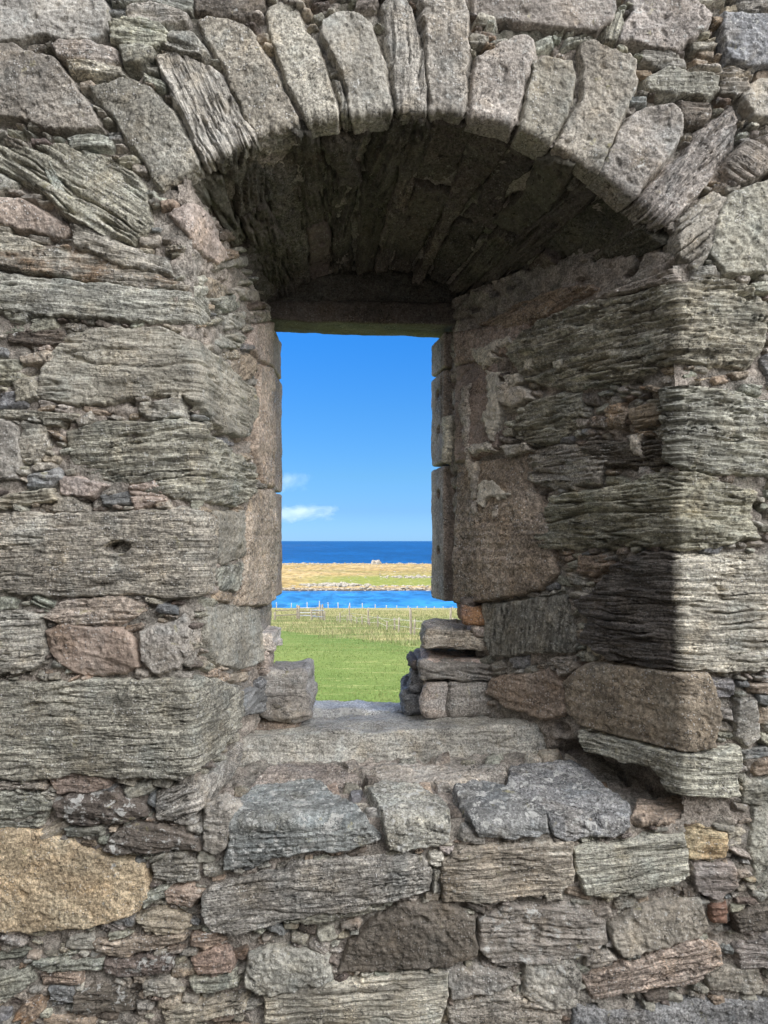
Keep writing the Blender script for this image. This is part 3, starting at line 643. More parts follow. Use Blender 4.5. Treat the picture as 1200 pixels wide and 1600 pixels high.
REG = {'F': None, 'L': pp('300,330 345,300 400,440 420,500 418,760 385,800 372,945 404,1040 372,1080 372,1150 310,1240 296,1200 300,600'),
       'R': pp('1062,430 830,505 760,570 790,700 870,780 872,900 745,945 750,1100 905,1130 930,1170 1062,1200'),
       'B': pp('330,1290 380,1200 600,1190 900,1170 1000,1230 1060,1275')}
def small(patch, n, lmin, lmax, tries, asp=(.28, .6), amax=12, thr=.12):
    reg = open_d < -4 if patch == 'F' else (sdf(REG[patch], gx.ravel().astype(float), gy.ravel().astype(float)).reshape(gx.shape) > 2)
    made = 0
    for _ in range(tries):
        free = np.flatnonzero((reg & ~cov).ravel())
        if len(free) < 30 or made >= n: break
        for k in rng.choice(free, 60):
            cx, cy = gx.ravel()[k], gy.ravel()[k]
            L = lmin+(lmax-lmin)*rng.random()**1.7; H = L*rng.uniform(*asp); an = math.radians(rng.normal(0, amax))
            if patch in 'LR': L *= .75
            m = rng.integers(5, 8); t = np.sort((np.arange(m)+rng.uniform(-.3, .3, m))/m*2*math.pi); rr = rng.uniform(.74, 1.12, m)
            ex = 4.2; ux = np.sign(np.cos(t))*np.abs(np.cos(t))**(2/ex)*L/2*rr; uy = np.sign(np.sin(t))*np.abs(np.sin(t))**(2/ex)*H/2*rr
            pl = np.stack([cx+ux*math.cos(an)-uy*math.sin(an), cy+ux*math.sin(an)+uy*math.cos(an)], 1)
            if patch == 'F' and (sdf(OPEN, pl[:, 0], pl[:, 1]) > -2).any(): continue
            if patch != 'F' and (sdf(REG[patch], pl[:, 0], pl[:, 1]) < -3).any(): continue
            if cover(pl, 0, True) > thr: continue
            cover(pl, .8)
            if rng.random() < (.22 if L < 60 else .1): made += 1; continue        # leave some joints full of mortar
            ty = 's' if H/L < .42 else ('m' if rng.random() < .7 else 'g')
            low = cy > 1180
            tn = rng.choice(['sc', 'sg', 'gr', 'gl', 'bl', 'br', 'tn', 'pk', 'dk'], p=[.24, .14, .19, .12, .07, .07, .07, .03, .07])
            s = stone(patch, ty, tn, -math.degrees(an)+rng.normal(0, 4), rng.uniform(.004, .018), pl, name='rubble', lich=max(0, rng.normal(.15, .2)), rust=max(0, rng.normal(-.1, .25)), rough=1.1, jit=.8)
            if np.ptp(s.poly, axis=0).max() > .4: continue
            ST.append(s); made += 1
    return made
small('F', 90, 60, 120, 60); small('F', 420, 34, 70, 120, thr=.16); small('F', 1400, 15, 40, 200, thr=.25)
small('L', 30, 40, 80, 60, (.3, .6), thr=.2); small('L', 70, 16, 44, 40, (.4, .8), thr=.22); small('R', 160, 16, 60, 60, (.3, .6), thr=.22); small('B', 30, 24, 60, 20, (.3, .6))
# rough stones of the vault behind the voussoirs, dark tints hold stain and soffit shade
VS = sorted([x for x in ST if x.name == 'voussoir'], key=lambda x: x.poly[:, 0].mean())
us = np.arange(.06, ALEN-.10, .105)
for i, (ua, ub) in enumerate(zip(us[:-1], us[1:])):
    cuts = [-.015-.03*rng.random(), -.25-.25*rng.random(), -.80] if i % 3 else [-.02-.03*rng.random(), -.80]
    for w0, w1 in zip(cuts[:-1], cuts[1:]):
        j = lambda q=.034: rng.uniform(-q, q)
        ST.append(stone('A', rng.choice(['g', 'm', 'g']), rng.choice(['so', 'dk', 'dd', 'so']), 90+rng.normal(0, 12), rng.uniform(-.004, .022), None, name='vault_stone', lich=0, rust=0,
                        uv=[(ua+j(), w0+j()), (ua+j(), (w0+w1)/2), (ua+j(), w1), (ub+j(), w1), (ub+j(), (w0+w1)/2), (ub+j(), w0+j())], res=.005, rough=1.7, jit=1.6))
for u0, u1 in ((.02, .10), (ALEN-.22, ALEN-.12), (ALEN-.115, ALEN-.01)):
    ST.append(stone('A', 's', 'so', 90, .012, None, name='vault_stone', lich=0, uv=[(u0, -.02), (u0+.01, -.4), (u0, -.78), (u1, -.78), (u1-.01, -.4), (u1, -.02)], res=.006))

# largest hundred wall stones stay parts of their own, the rest are one mass of rubble
def area(s): p = s.poly; return abs(np.dot(p[:, 0], np.roll(p[:, 1], 1))-np.dot(p[:, 1], np.roll(p[:, 0], 1)))/2
ws = sorted([s for s in ST if s.name in ('wall_stone', 'rubble')], key=area, reverse=True)
for i, s in enumerate(ws): s.name = 'wall_stone' if i < 100 else 'rubble'
rub = []
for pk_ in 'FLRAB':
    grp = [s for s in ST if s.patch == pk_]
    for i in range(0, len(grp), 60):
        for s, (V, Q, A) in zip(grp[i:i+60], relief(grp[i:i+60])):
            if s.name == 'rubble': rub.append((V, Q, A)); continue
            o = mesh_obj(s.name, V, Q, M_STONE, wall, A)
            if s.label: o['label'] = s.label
# the wall carries on in rough courses beyond the picture's edges
OUT = []
def courses(x0, x1, z0, z1):
    z = z0
    while z < z1:
        h = rng.uniform(.06, .20); x = x0+rng.uniform(-.1, 0)
        while x < x1:
            l = rng.uniform(.14, .45); q = lambda: rng.uniform(-.014, .014); g = .006
            OUT.append(stone('F', rng.choice(['s', 'm', 's', 'g']), rng.choice(['sc', 'sg', 'gr', 'gl', 'br', 'tn', 'dk', 'bl']), rng.normal(0, 4), rng.uniform(.006, .022), None, name='rubble', lich=max(0, rng.normal(.25, .15)), res=.007, rough=.9,
                             uv=[(x+g+q()*.5, z+g+q()), (x+l/2, z+g+q()), (x+l-g+q()*.5, z+g+q()), (x+l-g+q()*.5, z+h-g+q()), (x+l/2, z+h-g+q()), (x+g+q()*.5, z+h-g+q())]))
            x += l
        z += h
courses(-2.9, -1.36, 0, 3.2); courses(1.36, 2.9, 0, 3.2); courses(-2.9, 2.9, 3.13, 4.4)
for i in range(0, len(OUT), 60): rub += relief(OUT[i:i+60])
o = mesh_obj('rubble', *join(rub)[:2], M_STONE, wall, join(rub)[2]); o['kind'] = 'stuff'

# ------------------------------------------------------------------ mortar bed
def sheet(fn, u0, u1, v0, v1, res, keep=None, base=-.003, sink=None):
    nu, nv = int((u1-u0)/res)+1, int((v1-v0)/res)+1
    U, V = np.meshgrid(u0+np.arange(nu)*res, v0+np.arange(nv)*res); u, v = U.ravel(), V.ravel()
    P, N = fn(u, v); x, y, z = P.T
    lowf = pn(x*3.1+7, z*3.1, y*3.1)
    h = base+wave(P)+.010*lowf+.008*pn(x*15, z*22, y*15)+.006*pn(x*41, z*50, y*41)+.0035*pn(x*100, z*110, y*100)+.006*sstep(.1, .45, pn(x*33+5, z*45, y*33))
    cr = np.abs(pn(x*8, z*13, y*8+4)); h -= .03*np.exp(-(cr/.10)**2)*sstep(-.05, .4, pn(x*4, z*4+20, y*4))+.028*sstep(.38, .52, pn(x*17, z*26+3, y*17))
    if fn is S_face: h = h-.013*sstep(2.3, 2.65, z)
    if sink is not None: h = h+sink(P, u, v)
    P = P+N*h[:, None]; idx = np.arange(nu*nv).reshape(nv, nu)
    q = np.stack([idx[:-1, :-1], idx[:-1, 1:], idx[1:, 1:], idx[1:, :-1]], -1).reshape(-1, 4)
    if keep is not None: q = q[keep(P, u, v)[q].all(1)]
    used, inv = np.unique(q, return_inverse=True); return P[used], inv.reshape(-1, 4), {}
def topx(P): return 600+F*P[:, 0]/P[:, 1], 845-F*(P[:, 2]-EYE)/P[:, 1]
Zj = px3(0, 943, 2.7)[2]                     # the dressed jambs end here, the wall below is broken away
def keepF(P, u, v):
    x, y = topx(P); return sdf(OPEN, x, y) < 9
def keepL(P, u, v): return (v > Zj) | (u < .60+.03*pn(v*14, 3)+.02*pn(v*40, 9))
def keepR(P, u, v): return (v > Zj) | (-u < .845+.03*pn(v*12, 5))
cav = PA['R'].inv([(960, 1165)])[0]
def sinkR(P, u, v): return -.30*sstep(1.6, .5, ((u-cav[0]+.0)/.20)**2+((v-cav[1]+.085)/.075)**2)
mort = [sheet(S_face, -1.35, 1.35, 0, 3.2, .0065, keepF),
        sheet(S_left, -.03, .765, .78, 2.62, .006, keepL, -.004), sheet(S_right, -.93, .03, .74, 2.50, .006, keepR, -.006, sinkR),
        sheet(S_arch, -.03, ALEN+.05, -.80, .03, .007, None, -.012), sheet(S_sill, -.62, 1.0, -.03, .46, .006, None, -.004)]
mort += [sheet(S_face, -3.0, -1.33, 0, 4.5, .016), sheet(S_face, 1.33, 3.0, 0, 4.5, .016), sheet(S_face, -1.4, 1.4, 3.17, 4.5, .016)]
mV, mQ, _ = join(mort); mesh_obj('mortar', mV, mQ, M_MORTAR, wall)

# ------------------------------------------------------------------ dressed frame, lintel, sill step, broken edges
def part(name, blk, label=None):
    o = mesh_obj(name, blk[0], blk[1], M_STONE, wall, blk[2])
    if label: o['label'] = label
    return o
zl, zr = EYE+328/F*3.02, EYE+318/F*3.02
lin = [(-.50, 2.745, zl-.036), (.40, 2.745, zr-.034), (.40, 3.04, zr-.004), (-.50, 3.04, zl)]
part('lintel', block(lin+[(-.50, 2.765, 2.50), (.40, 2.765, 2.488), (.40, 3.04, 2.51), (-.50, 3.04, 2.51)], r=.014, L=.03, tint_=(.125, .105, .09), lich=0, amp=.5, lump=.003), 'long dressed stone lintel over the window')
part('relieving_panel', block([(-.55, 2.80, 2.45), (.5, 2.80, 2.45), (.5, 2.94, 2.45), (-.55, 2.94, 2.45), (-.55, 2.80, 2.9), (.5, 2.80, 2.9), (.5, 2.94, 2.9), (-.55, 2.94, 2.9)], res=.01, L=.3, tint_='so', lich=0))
def jamb_r(z0, z1, tn):
    def bars(P, N):
        k = 0
        for zb in (px3(0, 612, 2.83)[2], px3(0, 668, 2.83)[2], px3(0, 770, 2.83)[2], px3(0, 860, 2.83)[2]):
            q = ((P[:, 1]-2.875)/.022)**2+((P[:, 2]-zb)/.016)**2; k = k-.05*sstep(1.2, .6, q)*(N[:, 0] < -.6)
        k = k-.012*np.exp(-((P[:, 1]-2.83)/.006)**2)*(N[:, 0] < -.6)*(P[:, 2] > 2.0)
        return k
    f = lambda z: [(.2245, 2.80, z), (.40, 2.80, z), (.40, 2.99, z), (.189, 2.99, z)]
    return block(f(z0)+f(z1), r=.012, L=.02, tint_=tn, lich=0, amp=.7, lump=.0022, carve=bars, res=.004)
def jamb_l(z0, z1, tn):
    f = lambda z: [(-.60, 2.752, z), (-.424, 2.752, z), (-.420, 3.07, z), (-.60, 3.07, z)]
    return block(f(z0)+f(z1), r=.010, L=.02, tint_=tn, lich=0, amp=.7, lump=.0022, res=.004)
zc = lambda y: px3(0, y, 2.8)[2]
for a, b in ((940, 727), (723, 577), (573, 518)): part('jamb_stone', jamb_r(zc(a), zc(b)-.002, 'js'))
for a, b in ((936, 766), (763, 575), (571, 505)): part('jamb_stone', jamb_l(zc(a), zc(b)-.002, (.35, .275, .23)))
# the sill step
a, b = px3(366, 1212, 2.42), px3(900, 1170, 2.42)
sw = [(a[0], 2.42, a[2]), (b[0], 2.40, b[2]-.05), (.56, 2.80, .80), (-.46, 2.80, .80)]
part('sill_step', block(sw+[(a[0]+.01, 2.46, px3(0, 1150, 2.46)[2]), (b[0], 2.43, px3(0, 1130, 2.43)[2]), (.56, 2.80, px3(0, 1097, 2.8)[2]), (-.46, 2.80, px3(0, 1128, 2.8)[2])],
     r=.016, L=.4, ang=2, tint_='sp', lich=.5, lump=.005, amp=.85, res=.004), 'long grey sill step bedded across the recess')
part('outer_sill_stone', block([(-.34, 2.78, .78), (.12, 2.78, .78), (.12, 3.0, .78), (-.34, 3.0, .78), (-.34, 2.80, .972), (.10, 2.80, .962), (.08, 2.97, .955), (-.34, 2.97, .968)],
     L=.3, tint_=(.56, .56, .55), lich=1.0, lump=.006), 'outer sill slab splashed with white lichen')
part('core_stone', block([(-.7, 2.62, .70), (-.30, 2.62, .70), (-.30, 2.92, .70), (-.7, 2.92, .70), (-.7, 2.62, .975), (-.31, 2.62, .97), (-.31, 2.9, .95), (-.7, 2.9, .955)], L=.2, tint_='br', lich=.1, lump=.012, r=.03))
def core(*a, label=None, **k): part('core_stone', pxblock(*a, **k), label)
core(404, 1046, 481, 1096, 2.60, .26, L=.4, tint_='gl', lich=.4, lump=.012, r=.022, spread=.03)
core(398, 1086, 487, 1128, 2.59, .26, L=.4, tint_='gr', lich=.2, lump=.013, r=.03)
core(394, 986, 429, 1022, 2.60, .18, L=.3, tint_='wh', lich=.5, lump=.007, r=.010)
core(384, 1018, 420, 1060, 2.60, .2, L=.4, tint_='pk', lich=0, lump=.010, r=.012)
core(392, 950, 408, 990, 2.60, .2, L=.1, tint_='gr', lich=0, lump=.012, r=.02)
core(372, 1062, 412, 1114, 2.56, .2, L=.5, ang=20, tint_='bl', lich=.1, lump=.012, r=.03)
core(662, 981, 760, 1016, 2.62, .28, xr=.6, L=.5, ang=2, tint_='tn', lich=.1, lump=.010, r=.02, label='flat brown stone topping the broken right jamb')
def wedge(x0, x1, yb, yf, yk, Yf, Yk, label=None, **k):
    """a broken stone whose top slopes up towards the outer face"""
    X0, X1, zb, zf, zk = px3(x0, 0, Yf)[0], x1, px3(0, yb, Yf)[2], px3(0, yf, Yf)[2], px3(0, yk, Yk)[2]
    part('core_stone', block([(X0, Yf, zb), (X1, Yf, zb), (X1, Yk, zb), (X0-.01, Yk, zb), (X0, Yf, zf), (X1, Yf, zf), (X1, Yk, zk), (X0-.01, Yk, zk)], **k), label)
wedge(656, .6, 1064, 1036, 1014, 2.60, 2.90, L=.5, ang=-6, tint_='gr', lich=.3, lump=.009, r=.014)
wedge(664, .6, 1050, 1031, 1006, 2.635, 2.88, label='bed of pink lime mortar', L=0, tint_=(.50, .405, .345), lich=0, lump=.006, r=.012, amp=.8)
wedge(644, .3, 1048, 1032, 1018, 2.66, 2.90, L=.6, ang=8, tint_='dk', lich=0, lump=.008, r=.01)
core(641, 1046, 680, 1078, 2.68, .25, L=.3, ang=20, tint_='bl', lich=0, lump=.012, r=.025)
core(628, 1076, 690, 1120, 2.70, .25, L=.5, ang=10, tint_='bl', lich=.05, lump=.012, r=.025)
core(662, 1066, 704, 1124, 2.60, .26, L=.1, tint_='wh', lich=.3, rust=.2, lump=.010, r=.02, label='pinkish white quartz stone')
core(700, 1066, 775, 1124, 2.605, .28, xr=.6, L=.4, ang=4, tint_='gr', lich=.3, lump=.010, r=.02)
core(724, 944, 772, 974, 2.62, .26, xr=.6, L=.1, tint_='rd', rust=.6, lich=.3, lump=.012, r=.012)
core(722, 936, 772, 952, 2.64, .24, xr=.6, L=.5, tint_='dk', lich=.1, lump=.010, r=.01)
core(740, 968, 790, 1000, 2.61, .26, xr=.6, L=.2, tint_='pk', lich=0, lump=.016, r=.02)

# the body of the wall behind its skin
def prism(plan, z0, z1):
    n = len(plan); V = [(x, y, z0) for x, y in plan]+[(x, y, z1) for x, y in plan]
    return np.array(V), [[i, (i+1) % n, n+(i+1) % n, n+i] for i in range(n)]+[list(range(n))[::-1], list(range(n, 2*n))]
bod = [([(-3.4, 2.045), (-.60, 2.045), (-.515, 2.70), (-.515, 2.92), (-3.4, 2.92)], Zj, 2.82), ([(-3.4, 2.045), (-.60, 2.045), (-.53, 2.585), (-.53, 2.9), (-3.4, 2.9)], -2.6, Zj),
       ([(.90, 2.045), (3.4, 2.045), (3.4, 2.92), (.34, 2.92), (.36, 2.80)], Zj, 2.82), ([(.92, 2.045), (3.4, 2.045), (3.4, 2.9), (.44, 2.9), (.44, 2.70)], -2.6, Zj),
       ([(-3.4, 2.05), (3.4, 2.05), (3.4, 3.03), (-3.4, 3.03)], 2.80, 4.6), ([(-3.4, 2.85), (3.4, 2.85), (3.4, 3.035), (-3.4, 3.035)], 2.48, 2.85),
       ([(-.7, 2.05), (1.0, 2.05), (1.0, 2.80), (-.7, 2.80)], -2.6, .82)]
# unseen walls of the roofless room, added and sized to shape the skylight
bod += [([(-4.2, -5.2), (4.6, -5.2), (4.6, -4.4), (-4.2, -4.4)], -.3, 5.2), ([(-4.2, -4.4), (-3.4, -4.4), (-3.4, 2.9), (-4.2, 2.9)], -.3, 5.6), ([(4.2, -4.4), (5.0, -4.4), (5.0, 2.9), (4.2, 2.9)], -.3, 1.9)]
vs_, fs_ = [], []
for p, z0, z1 in bod:
    V, Fc = prism(p, z0, z1); fs_ += [[k+len(vs_) for k in f] for f in Fc]; vs_ += [tuple(v) for v in V]
me = bpy.data.meshes.new('wall_core_and_unseen_walls'); me.from_pydata(vs_, [], fs_); me.update(); me.materials.append(M_MORTAR)
o = bpy.data.objects.new('wall_core_and_unseen_walls', me); C.objects.link(o); o.parent = wall; o.matrix_parent_inverse = wall.matrix_basis.inverted()

# ------------------------------------------------------------------ land, sea and the far shore
YS = [2.0, 3.0, 10, 16, 25, 38, 48, 60, 80, 120, 168, 178, 192, 215]; ZS = [-1.5, -1.55, -1.75, -1.95, -2.22, -3.2, -4.05, -5.0, -6.6, -9.85, -13.6, -14.6, -18.6, -21]
SEA = -18.4
def gz(x, y): return np.interp(y, YS, ZS)+.10*pn(np.asarray(x)*.11, np.asarray(y)*.11, 3)*sstep(8, 20, np.asarray(y))
def inv_ground(py):
    y = np.linspace(12, 172, 4000); p = 845-F*(np.interp(y, YS, ZS)-EYE)/y
    return float(np.interp(-py, -p, y))
def rowx(x, y): return x-(-6.4+(44-y)*7.9/15)          # 0 on the edge between mown and long grass
def grid(xs, ys, zf):
    X, Y = np.meshgrid(xs, ys); x, y = X.ravel(), Y.ravel(); V = np.stack([x, y, zf(x, y)], 1)
    i = np.arange(len(V)).reshape(len(ys), len(xs)); return V, np.stack([i[:-1, :-1], i[:-1, 1:], i[1:, 1:], i[1:, :-1]], -1).reshape(-1, 4)

t = NT('meadow'); P = t.pos(); xyz = t.sepx(P)
edge = t.math('ADD', xyz[0], t.math('MULTIPLY_ADD', xyz[1], .5267, -16.77))       # rowx as nodes
edge = t.math('ADD', edge, t.math('MULTIPLY', t.math('SUBTRACT', t.noise(P, .5, 3), .5), 3.0))
longm = t.mr(edge, -.4, .5)
rows = t.noise(t.scale(P, (.5, 2.6, 1)), 1, 5, .68, .6); fine = t.noise(t.scale(P, (9, 15, 9)), 1, 4, .75); big = t.noise(P, .16, 3)
gmow = t.mix(t.mr(big, .35, .65), (.088, .135, .034), (.115, .155, .045))
gmow = t.mix(t.mr(t.noise(P, .55, 4, .7),   .55, .68, 0, .3), gmow, (.15, .145, .055))
gmow = t.mix(t.mr(edge, -3.2, -.6, 0, .45), gmow, (.062, .108, .026))
gmow = t.mix(t.mr(t.math('ADD', t.math('MULTIPLY', rows, .7), t.math('MULTIPLY', fine, .3)), .52, .70), gmow, (.27, .27, .12))
glong = t.mix(t.mr(t.noise(t.scale(P, (.10, .30, 1)), 1, 4, .6), .42, .60), (.10, .135, .04), (.25, .225, .105))
glong = t.mix(t.mr(xyz[1], 60, 100, 0, .6), glong, (.24, .21, .10))
col = t.mul(t.mix(longm, gmow, glong), t.mr(fine, .25, .75, .72, 1.28))
M_MEADOW = t.bsdf(col, .95, t.bump(fine, .7, .04), .1)
V, Q = grid(np.concatenate([np.linspace(-160, -40, 25), np.linspace(-38, 40, 118), np.linspace(44, 160, 25)]), np.concatenate([np.linspace(2.93, 60, 120), np.linspace(61, 215, 110)]), gz)
o = mesh_obj('field', V, Q, M_MEADOW); o['kind'] = 'structure'
# soil of the roofless interior, in front of and under the wall
t = NT('soil'); P = t.pos(); M_SOIL = t.bsdf(t.mix(t.noise(P, 5, 5, .7), (.030, .034, .02), (.07, .062, .045)), .95, t.bump(t.noise(P, 30, 4), .6, .03), .1)
V, Q = grid(np.linspace(-12, 12, 60), np.linspace(-14, 2.04, 50), lambda x, y: .02*pn(x*.8, y*.8, 1)-.02)
o = mesh_obj('ground', V, Q, M_SOIL); o['kind'] = 'structure'

# grass blades: mown stubble near, long seeding grass by the fence
def blades(n, y0, y1, test, h0, h1, wid, cols, lean=.35):
    y = y0*(y1/y0)**rng.random(n); x = rng.uniform(-.36, .36, n)*y+.0*y; ok = test(x, y); x, y = x[ok], y[ok]; n = len(x); z = gz(x, y)-.01
    h = rng.uniform(h0, h1, n)*(1+.5*pn(x*.6, y*.6, 8)); a = rng.uniform(0, math.pi, n); w = wid*(y/25)**.5*rng.uniform(.6, 1.3, n)
    dx, dy = np.cos(a)*w, np.sin(a)*w; lx, ly = rng.normal(0, lean, n)*h, rng.normal(0, lean, n)*h
    V = np.stack([np.stack([x-dx, y-dy, z], 1), np.stack([x+dx, y+dy, z], 1), np.stack([x+lx, y+ly, z+h], 1)], 1).reshape(-1, 3)
    c = np.array(cols)[(rng.random(n)*.55*len(cols)+len(cols)*.45*np.clip(.5+pn(x*.25, y*.9, 4), 0, .999)).astype(int) % len(cols)]
    c = np.repeat(np.concatenate([c*rng.uniform(.75, 1.2, (n, 1)), np.ones((n, 1))], 1), 3, axis=0)
    return V, np.arange(3*n).reshape(-1, 3), {'tint': ('FLOAT_COLOR', c)}
t = NT('grass_blade'); M_BLADE = t.bsdf(t.attr('tint').outputs['Color'], .8, None, .15)
G = [(.075, .125, .028), (.092, .14, .035), (.115, .16, .045), (.15, .175, .06), (.22, .225, .09)]
def stuff(name, B, label):
    o = mesh_obj(name, B[0], B[1], M_BLADE, None, B[2], smooth=False); o['kind'] = 'stuff'; o['label'] = label; o['category'] = 'grass'; return o
stuff('mown_grass', blades(90000, 13, 46, lambda x, y: rowx(x, y)+1.2*pn(x*.5, y*.5, 1) < .2, .025, .07, .010, G), 'short mown grass with pale straw streaks in the near field')
GL = [(.10, .145, .045), (.12, .155, .055), (.16, .175, .08), (.21, .205, .11), (.27, .25, .15)]
stuff('long_grass', blades(60000, 26, 150, lambda x, y: rowx(x, y)+1.2*pn(x*.5, y*.5, 1) > -.2, .10, .30, .013, GL), 'long seeding grass along the fences')

# sea
t = NT('sea_water'); P = t.pos(); xyz = t.sepx(P)
rip = t.noise(t.scale(P, (.16, .07, 1)), 1, 5, .75, .3); patch = t.noise(t.scale(P, (.010, .0045, 1)), 1, 5, .65)
deep = t.mr(xyz[1], 320, 900)
c = t.mix(deep, t.mix(t.mr(patch, .4, .62), (.010, .076, .215), (.016, .108, .265)), (.002, .040, .135))
c = t.mul(c, t.mr(rip, .35, .65, .66, 1.42)); c = t.mul(c, t.mr(patch, .35, .65, .8, 1.2))
c = t.mix(t.mr(xyz[1], 1500, 30000, 0, .35), c, (.03, .11, .23))  # far haze put into the water's colour, paler towards the horizon
M_SEA = t.bsdf(c, .4, t.bump(rip, .8, .6), .12)
V, Q = grid(np.array([-60000, -8000, -900, -300, 0, 300, 900, 8000, 60000.]), np.array([165, 260, 400, 900, 3000, 12000, 60000.]), lambda x, y: np.full(len(x), SEA))
o = mesh_obj('sea', V, Q, M_SEA); o['kind'] = 'structure'

# the low island across the sound
def iz(x, y):
    s = 297+5*pn(x*.03, 1.5)+2*pn(x*.11, 4.2)
    up = np.interp(y-s, [-6, 0, 2.5, 40, 110, 185, 225, 262], [-2.5, -.2, 1.5, 2.3, 3.4, 4.2, 4.0, -3])
    return SEA+up+.5*pn(x*.03, y*.03, 2)*sstep(5, 60, y-s)+.22*pn(x*.11, y*.2, 6)*sstep(2, 20, y-s)
t = NT('island_heath'); P = t.pos(); xyz = t.sepx(P)
n1 = t.noise(t.scale(P, (.05, .035, 1)), 1, 5, .65); n2 = t.noise(t.scale(P, (.35, .12, 1)), 1, 4, .7)
c = t.mix(t.mr(n1, .35, .65), (.22, .158, .066), (.27, .205, .105))
n3 = t.noise(t.scale(P, (.020, .014, 1)), 1, 5, .7)
c = t.mix(t.mr(n3, .48, .62, 0, .7), c, (.15, .135, .05)); c = t.mul(c, t.mr(n2, .3, .7, .6, 1.36))
gx_ = t.mr(t.math('ADD', xyz[0], t.math('MULTIPLY', n1, 30)), -34, 2); gy_ = t.mr(t.math('ADD', xyz[1], t.math('MULTIPLY', n2, 30)), 400, 365)
gy2 = t.mr(xyz[1], 301, 306)
c = t.mix(t.math('MULTIPLY', t.math('MULTIPLY', gx_, gy_), gy2), c, t.mix(t.mr(n2, .35, .65), (.115, .14, .032), (.16, .175, .045)))
hz = t.math('ADD', xyz[2], t.math('MULTIPLY', t.noise(P, .8, 3), .9))
c = t.mix(t.mr(hz, SEA+1.95, SEA+1.3), c, t.mix(t.mr(t.noise(P, .9, 4, .7), .4, .6), (.10, .08, .06), (.28, .24, .19)))
c = t.mix(t.mr(xyz[2], SEA+.55, SEA+.3), c, (.05, .04, .03))
c = t.mix(t.math('MULTIPLY', t.mr(t.noise(P, .55, 3, .6), .62, .68), .8), c, (.33, .31, .27))
M_ISLE = t.bsdf(c, .95, t.bump(n2, .4, .3), .1)
V, Q = grid(np.linspace(-330, 330, 330), np.concatenate([np.linspace(288, 312, 40), np.linspace(313, 566, 150)]), iz)
o = mesh_obj('island', V, Q, M_ISLE); o['kind'] = 'structure'

def lump(n=1, sx=1, sy=1, sz=1, sub=2):
    import bmesh
    bm = bmesh.new(); bmesh.ops.create_icosphere(bm, subdivisions=sub, radius=1); bm.verts.index_update()
    V = np.array([v.co[:] for v in bm.verts]); Q = np.array([[v.index for v in f.verts] for f in bm.faces]); bm.free()
    o = rng.uniform(0, 90, 3); V = V*(1+.45*pn(V[:, 0]*1.3+o[0], V[:, 1]*1.3+o[1], V[:, 2]*1.3+o[2])+.2*pn(V[:, 0]*3+o[1], V[:, 1]*3+o[0], V[:, 2]*3))[:, None]
    return V*np.array([sx, sy, sz]), Q
t = NT('shore_rock'); P = t.pos(); M_ROCK = t.bsdf(t.mul(t.mix(t.noise(P, .5, 3), (.19, .175, .15), (.32, .30, .265)), t.mr(t.noise(P, 2.2, 4, .7), .3, .7, .55, 1.3)), .9, None, .2)
parts = []
for k in range(900):
    r = rng.random()
    if r < .45: x = rng.uniform(-90, 75); y = 297+5*pn(x*.03, 1.5)+2*pn(x*.11, 4.2)+rng.uniform(-1.5, 7); s_ = rng.uniform(.2, .75)
    elif r < .75: x = rng.uniform(-100, 80); y = rng.uniform(484, 530); s_ = rng.uniform(.3, 1.0)
    elif r < .85: x = rng.normal(-20, 5); y = rng.normal(306, 3); s_ = rng.uniform(.5, 1.4)
    elif r < .92: x = rng.normal(15, 7); y = rng.normal(352, 3); s_ = rng.uniform(.4, 1.0)
    else: x = rng.uniform(-90, 75); y = rng.uniform(310, 480); s_ = rng.uniform(.2, .6)
    x, y = float(x), float(y); V, Q = lump(1, s_*rng.uniform(.8, 2), s_, s_*rng.uniform(.4, .8), 1)
    parts.append((V+np.array([x, y, float(iz(np.array([x]), np.array([y]))[0])+.1*s_]), Q, {}))
o = mesh_obj('shore_rocks', *join(parts)[:2], M_ROCK, smooth=False); o['kind'] = 'stuff'; o['label'] = 'pale broken rocks along the island shores'; o['category'] = 'rocks'
def outcrop(px, Y, w, h, label):
    x = (px-600)/F*Y; parts = []
    for k in range(9):
        V, Q = lump(1, w*rng.uniform(.2, .4), 2.5, h*rng.uniform(.6, 1.0), 2); parts.append((V+np.array([x+w*rng.uniform(-.6, .6), Y+rng.uniform(-2, 2), iz(np.array([x]), np.array([Y]))[0]+.2*h]), Q, {}))
    o = mesh_obj('rock_outcrop', *join(parts)[:2], M_ROCK, smooth=False); tagset(o, label, 'rock outcrop')
outcrop(588, 500, 6.5, 2.6, 'dark knobbly rock outcrop on the island skyline against the sea')
outcrop(527, 303, 2.6, 1.2, 'pale rock outcrop at the island shore above the blue sound')

